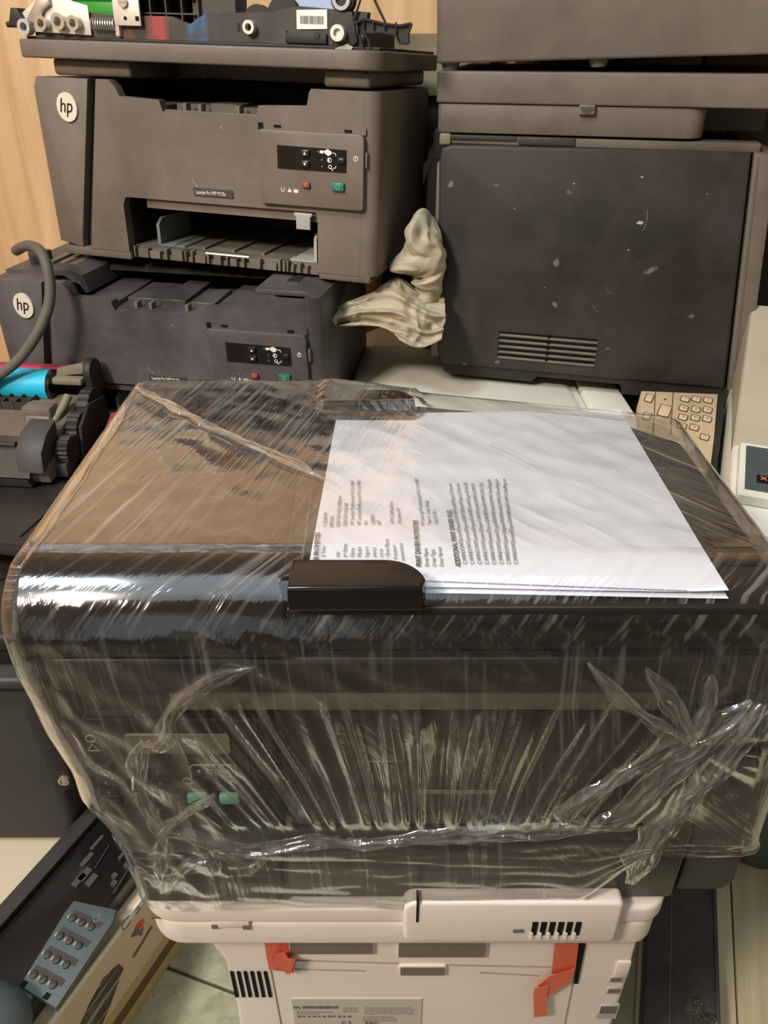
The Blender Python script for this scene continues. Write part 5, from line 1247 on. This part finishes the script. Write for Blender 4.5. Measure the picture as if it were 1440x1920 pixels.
b = B(); prism(b, [(-0.045, 0.002), (0.03, 0.002), (0.03, 0.040), (0.0, 0.052), (-0.04, 0.036)], 0.0, 0.035, 'x', r=0.003); obj('hopper', b, 'magenta', M2)
b = B(); prism(b, [(-0.030, 0.038), (-0.004, 0.049), (-0.004, 0.0505), (-0.030, 0.0395)], 0.006, 0.030, 'x'); obj('cartridge_label', b, 'red_label', M2)

# ================================================================== dark printer low at the left
DP = thing('dark_printer', 'dark slate printer with one screw, standing low at the left edge', 'printer', (-0.50, 0.70, 0.16))
YD = 0.585
b = B(); prism(b, [(-0.72, 0.175), (-0.700, 0.1625), (-0.385, 0.1625), (-0.370, 0.172), (-0.3675, 0.20), (-0.367, 0.4245), (-0.72, 0.4245)], YD, 0.90, 'y', r=0.012, seg=4); obj('printer_body', b, 'slate', DP, world=True)
b = B(); box(b, -0.735, -0.362, YD - 0.012, 0.88, 0.4265, 0.441, r=0.005, seg=3); obj('top_rim', b, 'slate', DP, world=True)
b = B(); box(b, -0.725, -0.372, YD + 0.01, 0.86, 0.441, 0.468, r=0.003); obj('recess_band', b, 'dark_deep', DP, world=True)
b = B(); box(b, -0.735, -0.362, YD, 0.92, 0.468, 0.4880, r=0.006, seg=3); tp = obj('top_cover', b, 'dark_deep', DP, world=True)
for k in range(4):
    b = B(); box(b, -0.73, -0.366, YD + 0.05 + 0.06 * k, YD + 0.052 + 0.06 * k, 0.4876, 0.4892, mtx=Matrix.Translation((-0.5, 0.7, 0)) @ Matrix.Rotation(R(35), 4, 'Z') @ Matrix.Diagonal((0.55, 1, 1, 1)) @ Matrix.Translation((0.5, -0.7, 0))); obj('cover_groove', b, 'ink_black', tp, world=True)
xs, zs = at_y(121, 1461, YD - 0.004).x, at_y(121, 1461, YD - 0.004).z
b = B(); prism(b, [(xs - 0.020, zs + 0.10), (xs + 0.006, zs + 0.12), (xs + 0.008, zs - 0.012), (xs - 0.012, zs - 0.028)], YD - 0.004, YD + 0.01, 'y', r=0.002); bk = obj('screw_plate', b, 'dark_deep', DP, world=True)
b = B(); ring(b, (xs, zs), 0.0062, 0.0040, YD - 0.008, YD - 0.004); disc(b, (xs, zs), 0.0030, YD - 0.0075, YD - 0.004, 14); obj('screw', b, 'silver', bk, world=True)

# ================================================================== printed carton on the floor with a keypad panel lying on it
BX = thing('printed_carton', 'long printed white and tan carton on the floor at left, brush stroke on its side', 'box', (-0.2624, 0.5434, 0.0), (0, 0, R(-24.1)))
def bl(px, py, z=None, x=None):
    """pixel on the carton's right side (x = 0) or on a height, in carton coordinates"""
    m = Matrix.LocRotScale(BX.location, BX.rotation_euler, None).inverted()
    o = m @ Vector((0, 0, ZC)); d = m.to_3x3() @ ray(px, py)
    t = (z - o.z) / d.z if z is not None else (x - o.x) / d.x
    return o + d * t
b = B(); box(b, -0.42, 0.0, -0.45, 0.26, 0.0, 0.16, r=0.002); obj('carton_body', b, 'carton', BX)
b = B(); box(b, -0.002, 0.0012, -0.45, 0.26, 0.152, 0.1608, r=0.0004); obj('white_edge', b, 'carton_white', BX)
b = B(); box(b, 0.0, 0.0008, -0.45, 0.26, 0.0005, 0.056); obj('yellow_band', b, 'carton_yellow', BX)
b = B(); box(b, 0.0, 0.0013, -0.45, 0.26, 0.022, 0.040); obj('brown_stripe', b, 'carton_brown', BX)
# print on the side: name line, red and dark emblem, small line, brush stroke
SIDE = Matrix.Rotation(R(90), 4, 'Z') @ FRONT          # lettering facing +X
b = B(); p = bl(229, 1752, x=0.001); 
text(b, 'C a n o n', 0.020, Matrix.Translation((0.001, p.y, p.z + 0.001)) @ SIDE, 0.0002, 'LEFT', 0, 0.0002, 1.15)
obj('carton_name', b, 'ink_text', BX)
b = B(); e0, e1, e2, e3 = [bl(px, py, x=0.001) for px, py in ((255, 1738), (268, 1722), (272, 1738), (260, 1742))]
prism(b, [(q.y, q.z) for q in (e0, bl(262, 1728, x=0.001), bl(270, 1724, x=0.001), bl(268, 1736, x=0.001), e3)], 0.0002, 0.0012, 'x'); obj('red_emblem', b, 'red_label', BX)
b = B(); prism(b, [(bl(px, py, x=0.001).y, bl(px, py, x=0.001).z) for px, py in ((246, 1758), (256, 1738), (264, 1744), (270, 1738), (266, 1756), (260, 1752), (252, 1756))], 0.0002, 0.0010, 'x'); obj('dark_emblem', b, 'mid_grey', BX)
b = B()
for k in range(8):
    q = bl(250 + 4.2 * k, 1795 - 7 * k, x=0.001); box(b, 0.0002, 0.0009, q.y, q.y + 0.006, q.z - 0.0025, q.z + 0.0018)
obj('carton_small_print', b, 'mid_grey', BX)
b = B(); br_ = [(150, 1925), (170, 1880), (195, 1835), (215, 1815), (224, 1808), (232, 1815), (226, 1832), (215, 1862), (205, 1890), (190, 1925)]
prism(b, [(bl(px, py, x=0.001).y, bl(px, py, x=0.001).z) for px, py in br_], 0.0002, 0.0010, 'x'); obj('brush_stroke', b, 'brush', BX)

KP = thing('keypad_module', 'long black copier panel with blue-grey number pad, lying on the printed carton', 'printer part', Matrix.LocRotScale(BX.location, BX.rotation_euler, None) @ Vector((-0.06, 0, 0.1612)), BX.rotation_euler)
def kl(px, py, z):
    q = bl(px, py, z=0.1612 + z); return (q.x + 0.06, q.y)
b = B(); prism(b, [(-0.052, 0.0), (0.046, 0.0), (0.048, 0.026), (0.044, 0.030), (-0.030, 0.0345), (-0.046, 0.030), (-0.055, 0.015)], -0.42, 0.24, 'y', r=0.002, seg=2); obj('panel_shell', b, 'panel_black', KP)
b = B(); prism(b, [(-0.055, 0.004), (-0.034, 0.030), (-0.032, 0.042), (-0.040, 0.047), (-0.052, 0.040), (-0.058, 0.018)], -0.42, 0.24, 'y', r=0.003, seg=3); obj('rounded_rim', b, 'slate', KP)
ZK = 0.0345
b = B(); pk = [kl(138, 1688, ZK), kl(218, 1705, ZK), kl(212, 1728, ZK), kl(105, 1890, ZK), kl(36, 1848, ZK), kl(120, 1712, ZK)]
prism(b, pk, 0.026, ZK, 'z', r=0.0015); pad = obj('number_pad', b, 'teal_grey', KP, label='blue-grey number pad')
k0, kx, ky = Vector(kl(136, 1722, ZK)), Vector(kl(171, 1739, ZK)) - Vector(kl(136, 1722, ZK)), Vector(kl(63, 1828, ZK)) - Vector(kl(136, 1722, ZK))
for i in range(4):
    for j in range(3):
        c = k0 + kx * (j / 2) + ky * (i / 3)
        b = B(); tube(b, [(c.x, c.y, ZK - 0.001), (c.x, c.y, ZK + 0.002), (c.x, c.y, ZK + 0.0028)], [0.0042, 0.0040, 0.0028], 14); obj('round_key', b, 'slate', pad)
        e = c - kx * 0.18
        b = B(); box(b, e.x - 0.0016, e.x + 0.0010, e.y - 0.002, e.y + 0.002, ZK, ZK + 0.0005); obj('key_mark', b, 'grey_plastic', pad)
        e = c + kx * 0.12 - ky * 0.09
        b = B(); box(b, e.x - 0.007, e.x + 0.006, e.y - 0.0035, e.y + 0.0035, ZK, ZK + 0.0004, r=0.0001, seg=1); obj('key_plate', b, 'slate', pad)
c = Vector(kl(182, 1722, ZK)); b = B(); ring(b, (c.x, c.y), 0.0042, 0.0034, ZK, ZK + 0.0006, axis='z'); tube(b, [(c.x, c.y, ZK + 0.0005), (c.x + 0.001, c.y + 0.006, ZK + 0.0005)], 0.0005, 5); obj('power_symbol', b, 'ink_grey', pad)
for (px, py) in ((45, 1845), (88, 1868)):
    c = kl(px, py, ZK); b = B(); box(b, c[0] - 0.003, c[0] + 0.003, c[1] - 0.003, c[1] + 0.003, ZK - 0.002, ZK + 0.0004); obj('clip_hole', b, 'ink_black', pad)
# display pictograms on the black part
b = B()
Z2 = 0.0338
for (px, py, w, h) in ((148, 1650, 0.004, 0.008), (160, 1640, 0.004, 0.008), (172, 1650, 0.004, 0.007), (182, 1580, 0.002, 0.010), (163, 1612, 0.003, 0.009), (238, 1622, 0.003, 0.003), (215, 1642, 0.003, 0.003), (214, 1656, 0.003, 0.003), (232, 1600, 0.002, 0.008)):
    c = kl(px, py, Z2); box(b, c[0] - w, c[0] + w, c[1] - h, c[1] + h, 0.030, 0.0350, r=0.0001, seg=1)
obj('panel_print', b, 'ink_faint', KP)
b = B(); p0, p1 = kl(212, 1675, Z2), kl(240, 1630, Z2); tube(b, [(p0[0], p0[1], 0.0334), (p1[0], p1[1], 0.0334)], 0.0008, 5); p0, p1 = kl(178, 1628, Z2), kl(205, 1585, Z2); tube(b, [(p0[0], p0[1], 0.0340), (p1[0], p1[1], 0.0340)], 0.0008, 5); obj('panel_line', b, 'ink_faint', KP)
# grey rounded cover in the corner
GC = thing('handset_cover', 'smooth grey rounded plastic cover in the bottom left corner', 'cover', (-0.392, 0.352, 0.197))
b = B(); t2 = bmesh.new(); bmesh.ops.create_uvsphere(t2, u_segments=32, v_segments=16, radius=1.0)
for v in t2.verts: v.co = Vector((math.copysign(abs(v.co.x) ** 0.8, v.co.x) * 0.060, math.copysign(abs(v.co.y) ** 0.8, v.co.y) * 0.048, max(v.co.z, -0.25) * 0.036 + 0.009))
merge(b, t2); obj('cover_shell', b, 'teal_grey', GC)
b = B(); box(b, -0.03, 0.03, -0.052, -0.046, 0.004, 0.010, r=0.001); obj('cover_lug', b, 'slate', GC)

# ================================================================== lower right: boards and black panel on the floor
ang = R(-18.5)
t_ = thing('laminate_board', 'pale wood-grain plank board lying flat on the floor at lower right', 'board', (0.42, 0.45, 0.0), (0, 0, ang))
for k in range(3):
    b = B(); box(b, -0.12 + 0.115 * k, -0.007 + 0.115 * k, -0.35, 0.30, 0.001, 0.014, r=0.0015); obj('plank', b, 'laminate', t_)
PB = thing('trim_cover', 'long black plastic panel lying on the pale board at lower right', 'printer part', (0.345, 0.46, 0.0145), (0, 0, ang))
b = B(); box(b, -0.042, 0.042, -0.30, 0.27, 0.0, 0.030, r=0.004, seg=3); obj('panel_shell', b, 'black_cool', PB)
b = B(); box(b, -0.014, -0.0125, -0.29, 0.26, 0.030, 0.0312); obj('panel_seam', b, 'mid_grey', PB)
b = B(); box(b, 0.037, 0.0415, -0.29, 0.26, 0.030, 0.034, r=0.001); obj('panel_ridge', b, 'black_cool', PB)
CB = thing('clear_bag', 'small crumpled clear plastic bag on the long black panel', 'plastic film', (0.36, 0.445, 0.0462), (0, 0, ang))
rnd = random.Random(21)
for k in range(5):
    t2 = bmesh.new(); bmesh.ops.create_icosphere(t2, subdivisions=4, radius=1.0)
    c = Vector((rnd.uniform(-0.012, 0.014), rnd.uniform(-0.035, 0.015), 0.004))
    for v in t2.verts:
        r_ = 1 + 0.5 * (1 - abs(noise.noise(v.co * 2.6 + Vector((k, 0, 0)))) * 2.4)
        v.co = Vector((v.co.x * 0.007 * r_, v.co.y * 0.008 * r_, max(-0.0038, v.co.z * 0.0035 * r_))) + c
    b = B(); merge(b, t2); o = obj('bag_fold', b, 'clear_bits', CB, 180); uv_front(o.data); o.data.attributes['fold'].data.foreach_set('value', [0.0] * len(o.data.vertices))
